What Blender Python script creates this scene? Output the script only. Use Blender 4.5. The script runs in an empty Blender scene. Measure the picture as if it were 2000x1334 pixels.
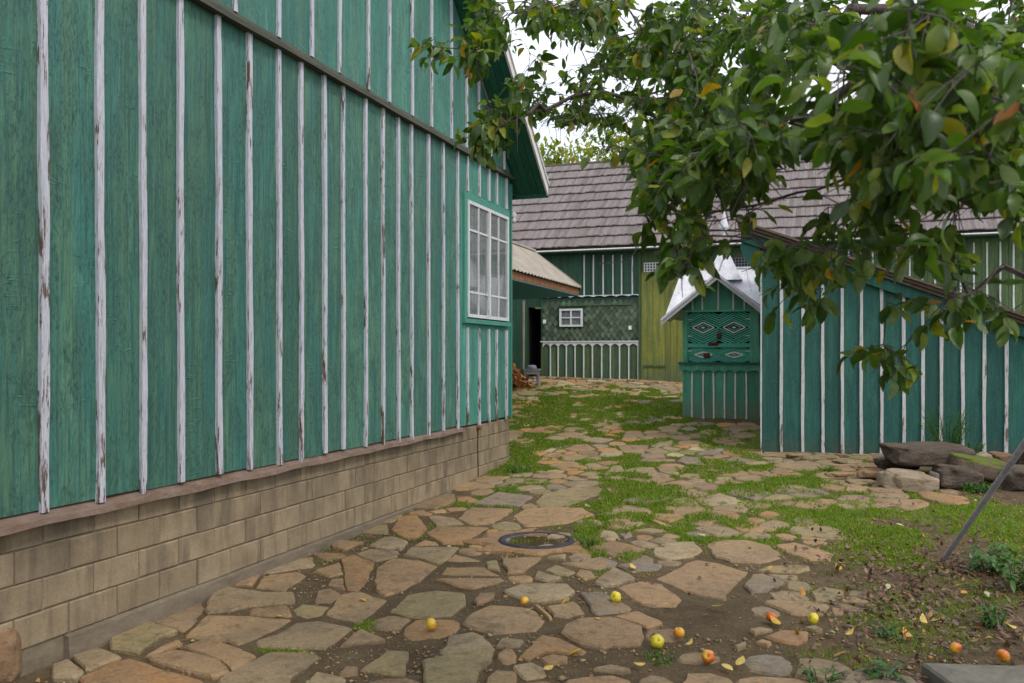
import bpy, math, random
import numpy as np
from mathutils import Vector, Matrix, noise as mnoise
R = math.radians
rnd = random.Random(7)
npr = np.random.RandomState(11)
sc = bpy.context.scene
COL = sc.collection
# ------------------------------------------------------------------ camera, world, sun, exposure
CZ = 1.85          # camera height; photo: focal 1700 px of 2000, horizon on row 692 of 1334
F, HX, HY = 1700.0, 1000.0, 692.0
cam = bpy.data.objects.new('camera', bpy.data.cameras.new('camera')); COL.objects.link(cam)
cam.location = (0, 0, CZ); cam.rotation_euler = (R(90), 0, 0)
cam.data.sensor_width = 36; cam.data.lens = 36 * F / 2000
cam.data.shift_y = (HY - 667) / 2000
cam.data.clip_start = .05; cam.data.clip_end = 2000
cam.data.dof.use_dof = True; cam.data.dof.focus_distance = 10.5; cam.data.dof.aperture_fstop = 5.0
sc.camera = cam
sc.view_settings.view_transform = 'Standard'; sc.view_settings.look = 'None'
sc.view_settings.gamma = 1; sc.view_settings.use_curve_mapping = False
sc.view_settings.exposure = 0.34
w = bpy.data.worlds.new('World'); sc.world = w; w.use_nodes = True
wn = w.node_tree.nodes; wl = w.node_tree.links
bg = wn['Background']; bg.inputs[1].default_value = 0.15
sky = wn.new('ShaderNodeTexSky'); sky.sky_type = 'NISHITA'; sky.sun_disc = False
SUN_EL, SUN_AZ = R(52), R(140)       # azimuth clockwise from +Y
sky.sun_elevation = SUN_EL; sky.sun_rotation = SUN_AZ
tc = wn.new('ShaderNodeTexCoord'); nz = wn.new('ShaderNodeTexNoise'); nz.inputs['Scale'].default_value = 2.2; nz.inputs['Detail'].default_value = 6
cr = wn.new('ShaderNodeValToRGB')
cr.color_ramp.elements[0].position = .3; cr.color_ramp.elements[0].color = (5.4, 5.9, 6.9, 1)
cr.color_ramp.elements[1].position = .62; cr.color_ramp.elements[1].color = (8.2, 8.3, 8.6, 1)
mx = wn.new('ShaderNodeMixRGB'); mx.inputs[0].default_value = .93
wl.new(tc.outputs['Generated'], nz.inputs['Vector']); wl.new(nz.outputs['Fac'], cr.inputs[0])
wl.new(sky.outputs[0], mx.inputs[1]); wl.new(cr.outputs[0], mx.inputs[2]); wl.new(mx.outputs[0], bg.inputs[0])
sun = bpy.data.objects.new('sun', bpy.data.lights.new('sun', 'SUN')); COL.objects.link(sun)
sun.data.energy = 1.5; sun.data.angle = R(12); sun.data.color = (1, .93, .82)
sd = Vector((math.sin(SUN_AZ) * math.cos(SUN_EL), math.cos(SUN_AZ) * math.cos(SUN_EL), math.sin(SUN_EL)))
sun.rotation_euler = sd.to_track_quat('Z', 'Y').to_euler()

# ------------------------------------------------------------------ helpers
def tag(o, label=None, cat=None, group=None, kind=None):
    if label: o['label'] = label
    if cat: o['category'] = cat
    if group: o['group'] = group
    if kind: o['kind'] = kind
    return o
def empty(name, loc=(0, 0, 0), rz=0, label=None, cat=None, group=None):
    o = bpy.data.objects.new(name, None); COL.objects.link(o)
    o.location = loc; o.rotation_euler = (0, 0, rz); o.empty_display_size = .1
    return tag(o, label, cat, group)
def link(name, me, parent=None, loc=None, rot=None, scl=None):
    o = bpy.data.objects.new(name, me); COL.objects.link(o)
    if parent is not None: o.parent = parent
    if loc is not None: o.location = loc
    if rot is not None: o.rotation_euler = rot
    if scl is not None: o.scale = scl
    return o
class MB:
    def __init__(s): s.v = []; s.f = []
    def add(s, vs, fs):
        b = len(s.v); s.v += [tuple(v) for v in vs]; s.f += [tuple(i + b for i in f) for f in fs]; return s
    def box(s, x0, y0, z0, x1, y1, z1):
        return s.add([(x0,y0,z0),(x1,y0,z0),(x1,y1,z0),(x0,y1,z0),(x0,y0,z1),(x1,y0,z1),(x1,y1,z1),(x0,y1,z1)],
              [(0,3,2,1),(4,5,6,7),(0,1,5,4),(1,2,6,5),(2,3,7,6),(3,0,4,7)])
    def hexa(s, p):   # 8 points, same order as box
        return s.add(p, [(0,3,2,1),(4,5,6,7),(0,1,5,4),(1,2,6,5),(2,3,7,6),(3,0,4,7)])
    def bar(s, a, b, wd, th, up=(0, -1, 0)):   # bar a->b; wd across, th along 'up'
        a = Vector(a); b = Vector(b); d = (b - a).normalized(); u = Vector(up); c = d.cross(u).normalized() * wd / 2; u = c.cross(d).normalized() * th / 2
        return s.hexa([a-c-u, a+c-u, b+c-u, b-c-u, a-c+u, a+c+u, b+c+u, b-c+u])
    def prism(s, poly, y0, y1):   # poly in x,z; extruded along y
        n = len(poly)
        vs = [(x, y0, z) for x, z in poly] + [(x, y1, z) for x, z in poly]
        return s.add(vs, [tuple(range(n)), tuple(range(2*n-1, n-1, -1))] + [(i, i+n, (i+1) % n + n, (i+1) % n) for i in range(n)])
    def tube(s, pts, rads, n=6, caps=True):
        b = len(s.v); pts = [Vector(p) for p in pts]
        for i, p in enumerate(pts):
            d = (pts[min(i+1, len(pts)-1)] - pts[max(i-1, 0)]); d = d.normalized() if d.length > 1e-6 else Vector((0,0,1))
            a = d.cross(Vector((.31, .17, .93))).normalized(); c = d.cross(a)
            for k in range(n):
                t = 2*math.pi*k/n
                s.v.append(tuple(p + (a*math.cos(t) + c*math.sin(t))*rads[i]))
        for i in range(len(pts)-1):
            for k in range(n):
                s.f.append((b+i*n+k, b+i*n+(k+1)%n, b+(i+1)*n+(k+1)%n, b+(i+1)*n+k))
        if caps:
            s.f.append(tuple(b+k for k in range(n-1,-1,-1))); s.f.append(tuple(b+(len(pts)-1)*n+k for k in range(n)))
        return s
    def lathe(s, prof, n=16, cx=0, cy=0, cz=0):
        b = len(s.v)
        for r, z in prof:
            for k in range(n):
                t = 2*math.pi*k/n; s.v.append((cx+r*math.cos(t), cy+r*math.sin(t), cz+z))
        for i in range(len(prof)-1):
            for k in range(n): s.f.append((b+i*n+k, b+i*n+(k+1)%n, b+(i+1)*n+(k+1)%n, b+(i+1)*n+k))
        return s
    def mesh(s, name, mat, smooth=False):
        me = bpy.data.meshes.new(name); me.from_pydata(s.v, [], s.f); me.materials.append(mat)
        if smooth: me.shade_smooth()
        return me
    def build(s, name, mat, parent=None, smooth=False, kind=None):
        o = link(name, s.mesh(name, mat, smooth), parent)
        if kind: o['kind'] = kind
        return o
def npmesh(name, V, Fc, mat, smooth=False):
    me = bpy.data.meshes.new(name); V = np.asarray(V, np.float32); Fc = np.asarray(Fc, np.int32); k = Fc.shape[1]
    me.vertices.add(len(V)); me.vertices.foreach_set('co', V.ravel())
    me.loops.add(Fc.size); me.loops.foreach_set('vertex_index', Fc.ravel())
    me.polygons.add(len(Fc)); me.polygons.foreach_set('loop_start', np.arange(0, Fc.size, k, dtype=np.int32))
    me.update(calc_edges=True); me.materials.append(mat)
    if smooth: me.shade_smooth()
    return me

# ------------------------------------------------------------------ materials
def lerp(a, b, t): return a + (b - a) * t
class Mat:
    def __init__(s, name, rough=.8, spec=.3):
        s.m = bpy.data.materials.new(name); s.m.use_nodes = True
        s.n = s.m.node_tree.nodes; s.l = s.m.node_tree.links; s.b = s.n['Principled BSDF']
        s.b.inputs['Roughness'].default_value = rough; s.b.inputs['Specular IOR Level'].default_value = spec
        s._co = None
    def coord(s, offset=True):
        if s._co is None:
            t = s.n.new('ShaderNodeTexCoord'); s._co = t.outputs['Object']
            if offset:
                oi = s.n.new('ShaderNodeObjectInfo'); s.oi = oi
                m = s.n.new('ShaderNodeVectorMath'); m.operation = 'SCALE'
                c = s.n.new('ShaderNodeCombineXYZ'); 
                for i in range(3): s.l.new(oi.outputs['Random'], c.inputs[i])
                s.l.new(c.outputs[0], m.inputs[0]); m.inputs['Scale'].default_value = 37.0
                a = s.n.new('ShaderNodeVectorMath'); s.l.new(s._co, a.inputs[0]); s.l.new(m.outputs[0], a.inputs[1]); s._co = a.outputs[0]
        return s._co
    def noise(s, scale=(1, 1, 1), detail=6, rough=.6, co=None, dist=0):
        mp = s.n.new('ShaderNodeMapping'); mp.inputs['Scale'].default_value = scale
        s.l.new(co or s.coord(), mp.inputs['Vector'])
        t = s.n.new('ShaderNodeTexNoise'); t.inputs['Scale'].default_value = 1; t.inputs['Detail'].default_value = detail
        t.inputs['Roughness'].default_value = rough; t.inputs['Distortion'].default_value = dist
        s.l.new(mp.outputs[0], t.inputs['Vector']); return t.outputs['Fac']
    def ramp(s, fac, stops):
        r = s.n.new('ShaderNodeValToRGB'); e = r.color_ramp.elements
        while len(e) < len(stops): e.new(.5)
        for q, (p, c) in zip(e, stops):
            q.position = p; q.color = (c, c, c, 1) if isinstance(c, (int, float)) else (*c, 1)
        s.l.new(fac, r.inputs[0]); return r.outputs[0]
    def mix(s, fac, a, b, mode='MIX'):
        m = s.n.new('ShaderNodeMixRGB'); m.blend_type = mode
        for i, v in enumerate((fac, a, b)):
            if isinstance(v, (int, float)): m.inputs[i].default_value = v if i == 0 else (v, v, v, 1)
            elif isinstance(v, tuple): m.inputs[i].default_value = (*v, 1)
            else: s.l.new(v, m.inputs[i])
        return m.outputs[0]
    def math(s, op, a, b=0.0):
        m = s.n.new('ShaderNodeMath'); m.operation = op
        for i, v in enumerate((a, b)):
            if isinstance(v, (int, float)): m.inputs[i].default_value = v
            else: s.l.new(v, m.inputs[i])
        return m.outputs[0]
    def color(s, c):
        if isinstance(c, tuple): s.b.inputs['Base Color'].default_value = (*c, 1)
        else: s.l.new(c, s.b.inputs['Base Color'])
        return s
    def bump(s, h, strength=.4, dist=.01):
        b = s.n.new('ShaderNodeBump'); b.inputs['Strength'].default_value = strength; b.inputs['Distance'].default_value = dist
        s.l.new(h, b.inputs['Height']); s.l.new(b.outputs[0], s.b.inputs['Normal']); return s
    def rand(s): s.coord(); return s.oi.outputs['Random']
    def z(s):
        x = s.n.new('ShaderNodeSeparateXYZ'); t = s.n.new('ShaderNodeNewGeometry'); s.l.new(t.outputs['Position'], x.inputs[0]); return x.outputs[2]

def paint_wood(name, ca, cb, dark, streak=.5, dirt_z=None, dirt=(.16, .09, .05), gr=1.0):
    m = Mat(name, .62, .35)
    g1 = m.noise((45*gr, 45*gr, 1.6), 8, .65); g2 = m.noise((9, 9, .7), 5, .6); g3 = m.noise((130*gr, 130*gr, 5), 4, .7)
    c = m.mix(m.ramp(g2, [(.38, 0.), (.62, 1.)]), ca, cb)
    c = m.mix(m.math('MULTIPLY', m.ramp(g1, [(.45, 0.), (.68, 1.)]), streak), c, dark)
    c = m.mix(m.math('MULTIPLY', m.ramp(g3, [(.55, 0.), (.75, 1.)]), streak * .8), c, dark)
    lt_ = m.noise((16, 16, 1.4), 6, .7, dist=.4); c = m.mix(m.math('MULTIPLY', m.ramp(lt_, [(.54, 0.), (.70, 1.)]), .55), c, tuple(min(1, x * 1.45 + .015) for x in ca))
    v = m.ramp(m.rand(), [(0, .78), (.5, 1.0), (1, 1.15)]); c = m.mix(1.0, c, v, 'MULTIPLY')
    kn = m.noise((3.5, 3.5, 24), 4, .6, dist=1.2); kb = m.noise((4, 4, 2.4), 3, .5); kf = m.math('MULTIPLY', m.ramp(kn, [(.56, 0.), (.66, 1.)]), m.ramp(kb, [(.58, 0.), (.66, 1.)]))
    c = m.mix(m.math('MULTIPLY', kf, .6), c, tuple(min(1, x * 1.5 + .01) for x in cb))
    if dirt_z:
        z = m.z(); mr = m.n.new('ShaderNodeMapRange'); m.l.new(z, mr.inputs[0]); mr.inputs[1].default_value = dirt_z[1]; mr.inputs[2].default_value = dirt_z[0]
        nn = m.noise((14, 14, 3), 5, .6); ff = m.math('MULTIPLY', mr.outputs[0], m.ramp(nn, [(.3, .25), (.65, 1.)]))
        c = m.mix(m.math('MULTIPLY', ff, .85), c, dirt)
    bl = m.noise((5, 5, 2.2), 7, .72, dist=.6); c = m.mix(m.math('MULTIPLY', m.ramp(bl, [(.44, 0.), (.62, 1.)]), streak * .75), c, m.mix(.45, dark, ca))
    pk = m.noise((60, 60, 22), 6, .75); c = m.mix(m.math('MULTIPLY', m.math('MULTIPLY', m.ramp(pk, [(.49, 0.), (.57, 1.)]), m.ramp(bl, [(.42, .15), (.6, 1.)])), streak), c, dark)
    m.color(c); m.bump(m.math('ADD', m.math('ADD', g1, m.math('MULTIPLY', pk, 1.2)), m.math('MULTIPLY', kf, .8)), .9, .010); return m.m
def chipped(name, white, wood, amount=.5, base_z=None, seed=0):
    m = Mat(name, .7, .3)
    g = m.noise((34, 34, 4), 7, .7); g2 = m.noise((3, 3, 1.1), 4, .6); fine = m.noise((160, 160, 9), 4, .7)
    s_ = m.math('ADD', g, m.math('MULTIPLY', g2, .55))
    if base_z:
        mr = m.n.new('ShaderNodeMapRange'); m.l.new(m.z(), mr.inputs[0]); mr.inputs[1].default_value = base_z + .9; mr.inputs[2].default_value = base_z
        s_ = m.math('ADD', s_, m.math('MULTIPLY', mr.outputs[0], .09))
    f = m.ramp(s_, [(.955 - amount*.14, 0.), (.99 - amount*.12, 1.)])
    wv = m.mix(m.ramp(fine, [(.4, 0.), (.68, .75)]), white, tuple(x * .58 for x in white))
    ck = m.noise((150, 150, 5), 5, .7); wv = m.mix(m.math('MULTIPLY', m.ramp(ck, [(.585, 0.), (.62, 1.)]), .8), wv, wood)
    m.color(m.mix(f, wv, wood)); m.bump(m.math('ADD', g, fine), .6, .006); return m.m
def simple(name, ca, cb, sc_=(8, 8, 8), rough=.85, bump=.4, bd=.01, detail=7, spec=.25, obj_var=.25, dist=0):
    m = Mat(name, rough, spec)
    g = m.noise(sc_, detail, .65, dist=dist); g2 = m.noise(tuple(x*7 for x in sc_), 4, .6)
    c = m.mix(m.ramp(g, [(.33, 0.), (.67, 1.)]), ca, cb)
    c = m.mix(1.0, c, m.ramp(m.rand(), [(0, 1 - obj_var), (1, 1 + obj_var * .6)]), 'MULTIPLY')
    c = m.mix(.5, c, m.ramp(g2, [(.3, .72), (.7, 1.18)]), 'MULTIPLY')
    m.color(c); m.bump(m.math('ADD', g, m.math('MULTIPLY', g2, .5)), bump, bd); return m.m

M = {}
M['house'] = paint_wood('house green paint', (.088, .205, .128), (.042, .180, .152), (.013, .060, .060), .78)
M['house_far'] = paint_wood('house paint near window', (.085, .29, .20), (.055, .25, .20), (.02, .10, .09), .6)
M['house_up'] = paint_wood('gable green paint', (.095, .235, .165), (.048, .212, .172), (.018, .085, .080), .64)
M['frame_green'] = paint_wood('window surround paint', (.07, .27, .20), (.06, .25, .20), (.04, .15, .12), .3)
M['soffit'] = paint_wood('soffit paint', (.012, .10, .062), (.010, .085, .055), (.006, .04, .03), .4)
M['batten'] = chipped('white batten paint', (.53, .54, .61), (.11, .07, .05), .62, CZ - .95)
M['white_wood'] = chipped('white window paint', (.66, .67, .70), (.25, .22, .2), .25)
M['oldwood'] = simple('weathered wood', (.085, .062, .045), (.17, .13, .10), (4, 30, 30), .85, .6)
M['ledge'] = simple('weathered green ledge', (.045, .060, .045), (.115, .105, .080), (3, 25, 25), .85, .6)
M['sill'] = simple('rusty sill', (.125, .075, .052), (.20, .15, .12), (5, 12, 12), .8, .5)
M['blk'] = None
def block_mat():
    m = Mat('concrete block', .92, .15)
    g = m.noise((5, 5, 5), 6, .6); f = m.noise((60, 60, 60), 5, .7); st = m.noise((6, 6, .9), 5, .6, dist=.5)
    c = m.mix(m.ramp(g, [(.35, 0.), (.65, 1.)]), (.235, .182, .118), (.312, .245, .158))
    c = m.mix(1.0, c, m.ramp(m.rand(), [(0, .86), (.5, 1.0), (1, 1.08)]), 'MULTIPLY')
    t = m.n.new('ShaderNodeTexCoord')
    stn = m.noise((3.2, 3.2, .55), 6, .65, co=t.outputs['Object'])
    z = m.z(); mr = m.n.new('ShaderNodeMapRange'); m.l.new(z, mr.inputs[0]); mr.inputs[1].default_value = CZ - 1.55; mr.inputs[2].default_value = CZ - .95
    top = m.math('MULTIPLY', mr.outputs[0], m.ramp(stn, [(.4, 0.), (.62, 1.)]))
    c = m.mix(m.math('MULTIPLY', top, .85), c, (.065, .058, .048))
    c = m.mix(m.math('MULTIPLY', m.ramp(st, [(.50, 0.), (.66, 1.)]), .6), c, (.10, .08, .06))
    c = m.mix(.6, c, m.ramp(f, [(.3, .72), (.7, 1.15)]), 'MULTIPLY')
    m.color(c); m.bump(m.math('ADD', g, f), .5, .006); return m.m
M['blk'] = block_mat()
M['mortar'] = simple('mortar', (.17, .14, .095), (.26, .21, .145), (12, 12, 12), .95, .5)
M['footing'] = simple('footing concrete', (.15, .12, .085), (.24, .195, .14), (3, 3, 8), .95, .5, detail=8)
def stone_mat():
    m = Mat('flagstone', .78, .3)
    g = m.noise((2.6, 2.6, 9), 6, .62, dist=.8); f = m.noise((38, 38, 38), 6, .7); big = m.noise((.9, .9, .9), 3, .5)
    base = m.ramp(m.rand(), [(0, (.285, .215, .145)), (.13, (.35, .195, .095)), (.25, (.32, .205, .125)), (.42, (.235, .19, .165)), (.50, (.34, .23, .14)), (.66, (.285, .23, .13)), (.76, (.37, .29, .20)), (.88, (.22, .19, .18)), (.93, (.36, .225, .13))])
    base.node.color_ramp.interpolation = 'CONSTANT'
    c = m.mix(m.ramp(g, [(.35, 0.), (.7, .8)]), base, m.mix(.5, base, (.30, .235, .18)))
    c = m.mix(m.math('MULTIPLY', m.ramp(big, [(.45, 0.), (.65, 1.)]), .55), c, (.15, .12, .095))
    vn = m.noise((1.3, 9, 9), 5, .7, dist=2.2); c = m.mix(m.math('MULTIPLY', m.ramp(vn, [(.6, 0.), (.68, 1.)]), .4), c, (.36, .26, .18))
    mo = m.noise((4, 4, 4), 6, .7); c = m.mix(m.math('MULTIPLY', m.ramp(mo, [(.60, 0.), (.72, 1.)]), .55), c, (.10, .115, .04))
    so = m.noise((7, 7, 7), 7, .7); c = m.mix(m.math('MULTIPLY', m.ramp(so, [(.52, 0.), (.68, 1.)]), .7), c, (.11, .075, .048))
    pt = m.noise((11, 11, 11), 6, .75, dist=1.0); c = m.mix(.75, c, m.ramp(pt, [(.3, (.62, .60, .58)), (.5, (1., 1., 1.)), (.72, (1.28, 1.22, 1.15))]), 'MULTIPLY')
    ye = m.noise((2.1, 2.1, 2.1), 4, .6); c = m.mix(m.math('MULTIPLY', m.ramp(ye, [(.5, 0.), (.68, 1.)]), .45), c, (.33, .22, .11))
    c = m.mix(.7, c, m.ramp(f, [(.28, .66), (.72, 1.25)]), 'MULTIPLY')
    c = m.mix(1.0, c, (.95, .93, .80), 'MULTIPLY')
    m.color(c); m.l.new(m.ramp(g, [(.3, .62), (.7, .88)]), m.b.inputs['Roughness'])
    m.bump(m.math('ADD', m.math('MULTIPLY', g, 1.6), m.math('MULTIPLY', f, .7)), .95, .018); return m.m
M['stone'] = stone_mat()
M['rock'] = simple('dark rock', (.05, .038, .03), (.125, .095, .072), (3, 3, 7), .88, .9, .03, obj_var=.2, dist=1)
M['rock_light'] = simple('pale rock', (.19, .145, .10), (.32, .255, .18), (5, 5, 12), .88, .8, .02, obj_var=.05, dist=1)
M['rock_brown'] = simple('brown rock', (.15, .09, .05), (.25, .16, .09), (5, 5, 9), .88, .7, .02)
def moss_rock():
    m = Mat('mossy rock', .95, .1)
    g = m.noise((4, 4, 6), 6, .65); n2 = m.noise((9, 9, 9), 5, .7)
    geo = m.n.new('ShaderNodeNewGeometry'); sx = m.n.new('ShaderNodeSeparateXYZ'); m.l.new(geo.outputs['Normal'], sx.inputs[0])
    c = m.mix(g, (.07, .05, .038), (.15, .115, .085))
    f = m.math('MULTIPLY', m.ramp(sx.outputs[2], [(.25, 0.), (.6, 1.)]), m.ramp(n2, [(.38, 0.), (.52, 1.)]))
    c = m.mix(f, c, m.mix(g, (.06, .10, .012), (.13, .17, .02)))
    m.color(c); m.bump(m.math('ADD', g, n2), .8, .02); return m.m
M['rock_moss'] = moss_rock()
M['shed'] = paint_wood('shed teal paint', (.028, .130, .100), (.022, .112, .098), (.010, .052, .046), .6, (CZ - 1.55, CZ - 1.15), (.10, .085, .06))
M['shed_trim'] = paint_wood('shed trim paint', (.022, .12, .095), (.018, .10, .085), (.01, .05, .04), .5)
M['shed_batten'] = chipped('shed batten paint', (.62, .61, .62), (.16, .12, .09), .3, CZ - 1.5)
M['well'] = paint_wood('well green paint', (.085, .31, .20), (.07, .27, .19), (.03, .13, .09), .35, (CZ - 1.25, CZ - .75), (.24, .12, .06))
M['well_white'] = chipped('well white paint', (.74, .70, .68), (.30, .2, .14), .25)
M['lattice'] = simple('lattice green', (.075, .37, .26), (.10, .42, .30), (20, 20, 20), .65, .3)
M['barn_dark'] = paint_wood('barn dark green', (.032, .095, .050), (.022, .075, .050), (.010, .035, .026), .5)
M['barn_green'] = paint_wood('barn green', (.110, .150, .045), (.060, .120, .055), (.024, .055, .032), .6)
M['barn_blue'] = paint_wood('barn blue green', (.095, .14, .045), (.050, .112, .078), (.022, .052, .040), .55)
M['barn_yellow'] = paint_wood('barn yellow green', (.27, .26, .035), (.165, .20, .045), (.06, .10, .045), .7, (CZ - .70, CZ + .0), (.04, .10, .09))
M['barn_batten'] = chipped('barn white trim', (.72, .74, .74), (.2, .2, .16), .15)
M['scale'] = simple('scale tile paint', (.065, .095, .035), (.115, .150, .125), (9, 9, 9), .6, .5, obj_var=.5)
def shingle_mat():
    m = Mat('wooden shingle', .85, .2)
    r = m.n.new('ShaderNodeNewGeometry').outputs['Random Per Island']
    g = m.noise((60, 5, 5), 6, .7); b = m.noise((1.2, .7, .7), 4, .6)
    c = m.mix(m.ramp(g, [(.3, 0.), (.7, 1.)]), (.118, .098, .096), (.250, .215, .212))
    c = m.mix(1.0, c, m.ramp(r, [(0, .70), (.3, .93), (1, 1.12)]), 'MULTIPLY')
    c = m.mix(m.math('MULTIPLY', m.ramp(b, [(.5, 0.), (.7, 1.)]), .45), c, (.12, .10, .085))
    m.color(c); m.bump(g, .5, .008); return m.m
M['shingle'] = shingle_mat()
M['corr'] = simple('corrugated sheet', (.30, .255, .21), (.43, .38, .32), (3, 3, 3), .9, .3)
M['rust'] = simple('rusty fascia', (.17, .07, .03), (.30, .15, .075), (9, 9, 9), .85, .5)
M['rust_dark'] = simple('dark red rust', (.055, .018, .014), (.12, .035, .025), (25, 25, 25), .9, .6)
M['blue'] = paint_wood('blue soffit paint', (.05, .36, .50), (.04, .30, .44), (.02, .15, .20), .4)
M['tin'] = simple('white tin', (.50, .50, .54), (.70, .70, .74), (5, 5, 2), .45, .25, .004, spec=.5, obj_var=.06)
def emboss():
    m = Mat('embossed tin', .45, .5)
    g = m.noise((40, 40, 40), 4, .6); wv = m.n.new('ShaderNodeTexWave'); wv.inputs['Scale'].default_value = 22; wv.inputs['Distortion'].default_value = 1.2
    m.l.new(m.coord(), wv.inputs['Vector'])
    c = m.mix(m.ramp(m.noise((7, 7, 7), 5, .6), [(.42, 0.), (.75, .6)]), (.62, .62, .66), (.36, .30, .29))
    c = m.mix(m.math('MULTIPLY', wv.outputs['Fac'], .25), c, (.30, .30, .33))
    m.color(c); m.bump(m.math('ADD', g, wv.outputs['Fac']), .8, .01); return m.m
M['emboss'] = emboss()
M['dark'] = simple('dark interior', (.006, .007, .006), (.012, .012, .010), (4, 4, 4), .95, .1)  # near-black colour that puts the shade of openings into the material
M['wood_orange'] = simple('split firewood', (.30, .11, .03), (.55, .25, .09), (14, 14, 14), .85, .5, obj_var=.45)
M['grey_wood'] = simple('grey bench wood', (.16, .16, .17), (.27, .27, .28), (12, 12, 12), .8, .4)
M['galv'] = simple('galvanised pole', (.24, .24, .30), (.40, .40, .47), (20, 20, 30), .5, .4, .003, spec=.6)
M['iron'] = simple('painted iron', (.025, .025, .032), (.06, .06, .07), (18, 18, 18), .8, .5, .004, spec=.2)
M['slab'] = simple('concrete slab', (.13, .12, .10), (.20, .185, .15), (7, 7, 7), .93, .5)
M['bark'] = simple('apple bark', (.065, .052, .05), (.17, .14, .13), (20, 20, 8), .9, .8, .01)
M['ceramic'] = simple('white ceramic', (.6, .6, .6), (.75, .75, .74), (5, 5, 5), .35, .1)
def glass_mat(name, tint=(.05, .06, .06)):
    m = Mat(name, .06, .8); m.color(tint); m.b.inputs['Roughness'].default_value = .03
    m.b.inputs['Transmission Weight'].default_value = .9; m.b.inputs['Base Color'].default_value = (.85, .92, .9, 1); m.b.inputs['IOR'].default_value = 1.3
    return m.m
M['glass'] = glass_mat('window glass')
def curtain_mat():
    m = Mat('lace curtain', .9, .1); g = m.noise((30, 30, 2), 4, .6)
    m.color(m.mix(m.ramp(g, [(.35, 0.), (.65, 1.)]), (.03, .04, .045), (.12, .14, .15))); return m.m
M['curtain'] = curtain_mat()
M['room'] = simple('room wall', (.02, .09, .07), (.035, .13, .10), (3, 3, 3), .8, .1)
def leaf_mat(name, stops, trans=.35, yellow=None):
    m = bpy.data.materials.new(name); m.use_nodes = True; n = m.node_tree.nodes; l = m.node_tree.links; b = n['Principled BSDF']
    geo = n.new('ShaderNodeNewGeometry'); oi = n.new('ShaderNodeObjectInfo'); ad = n.new('ShaderNodeMath'); ad.operation = 'ADD'
    l.new(geo.outputs['Random Per Island'], ad.inputs[0]); l.new(oi.outputs['Random'], ad.inputs[1])
    fr = n.new('ShaderNodeMath'); fr.operation = 'FRACT'; l.new(ad.outputs[0], fr.inputs[0])
    r = n.new('ShaderNodeValToRGB'); e = r.color_ramp.elements
    while len(e) < len(stops): e.new(.5)
    for q, (p, c) in zip(e, stops): q.position = p; q.color = (*c, 1)
    l.new(fr.outputs[0], r.inputs[0])
    t = n.new('ShaderNodeTexCoord'); nz = n.new('ShaderNodeTexNoise'); nz.inputs['Scale'].default_value = 45; nz.inputs['Detail'].default_value = 4
    l.new(t.outputs['Object'], nz.inputs['Vector'])
    r2 = n.new('ShaderNodeValToRGB'); r2.color_ramp.elements[0].position = .32; r2.color_ramp.elements[0].color = (.6, .6, .55, 1); r2.color_ramp.elements[1].position = .68; r2.color_ramp.elements[1].color = (1.2, 1.15, 1.1, 1)
    l.new(nz.outputs['Fac'], r2.inputs[0])
    mm = n.new('ShaderNodeMixRGB'); mm.blend_type = 'MULTIPLY'; mm.inputs[0].default_value = .8; l.new(r.outputs[0], mm.inputs[1]); l.new(r2.outputs[0], mm.inputs[2])
    l.new(mm.outputs[0], b.inputs['Base Color']); b.inputs['Roughness'].default_value = .42; b.inputs['Specular IOR Level'].default_value = .5
    tr = n.new('ShaderNodeBsdfTranslucent'); g2 = n.new('ShaderNodeMixRGB'); g2.blend_type = 'MULTIPLY'; g2.inputs[0].default_value = 1; g2.inputs[2].default_value = (1.5, 1.7, .6, 1)
    l.new(mm.outputs[0], g2.inputs[1]); l.new(g2.outputs[0], tr.inputs[0])
    ms = n.new('ShaderNodeMixShader'); ms.inputs[0].default_value = trans; l.new(b.outputs[0], ms.inputs[1]); l.new(tr.outputs[0], ms.inputs[2])
    l.new(ms.outputs[0], n['Material Output'].inputs[0]); return m
M['leaf'] = leaf_mat('apple leaf', [(0, (.026, .066, .008)), (.35, (.055, .118, .011)), (.6, (.085, .165, .018)), (.8, (.15, .22, .09)), (.94, (.20, .26, .022)), (.988, (.30, .25, .015)), (.996, (.45, .22, .02)), (1, (.35, .12, .03))], .38)
M['grass'] = leaf_mat('grass', [(0, (.085, .16, .012)), (.5, (.155, .26, .018)), (.8, (.23, .31, .025)), (.93, (.29, .27, .06)), (1, (.30, .22, .09))], .5)
M['weed'] = leaf_mat('weed leaf', [(0, (.03, .10, .015)), (.5, (.05, .15, .02)), (1, (.09, .20, .03))], .35)
M['litter'] = leaf_mat('dead leaf', [(0, (.06, .03, .02)), (.35, (.12, .05, .028)), (.6, (.18, .085, .045)), (.8, (.10, .06, .05)), (.93, (.28, .12, .03)), (1, (.35, .22, .05))], .1)
M['yleaf'] = leaf_mat('yellow fallen leaf', [(0, (.62, .42, .03)), (.4, (.60, .30, .02)), (.7, (.66, .52, .10)), (1, (.45, .15, .02))], .15)
M['pleaf'] = leaf_mat('pale fallen leaf', [(0, (.40, .44, .22)), (1, (.52, .55, .30))], .15)
M['farleaf'] = leaf_mat('distant leaf', [(0, (.08, .14, .014)), (.5, (.20, .27, .025)), (.8, (.30, .32, .03)), (1, (.32, .20, .08))], .35)
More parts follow.
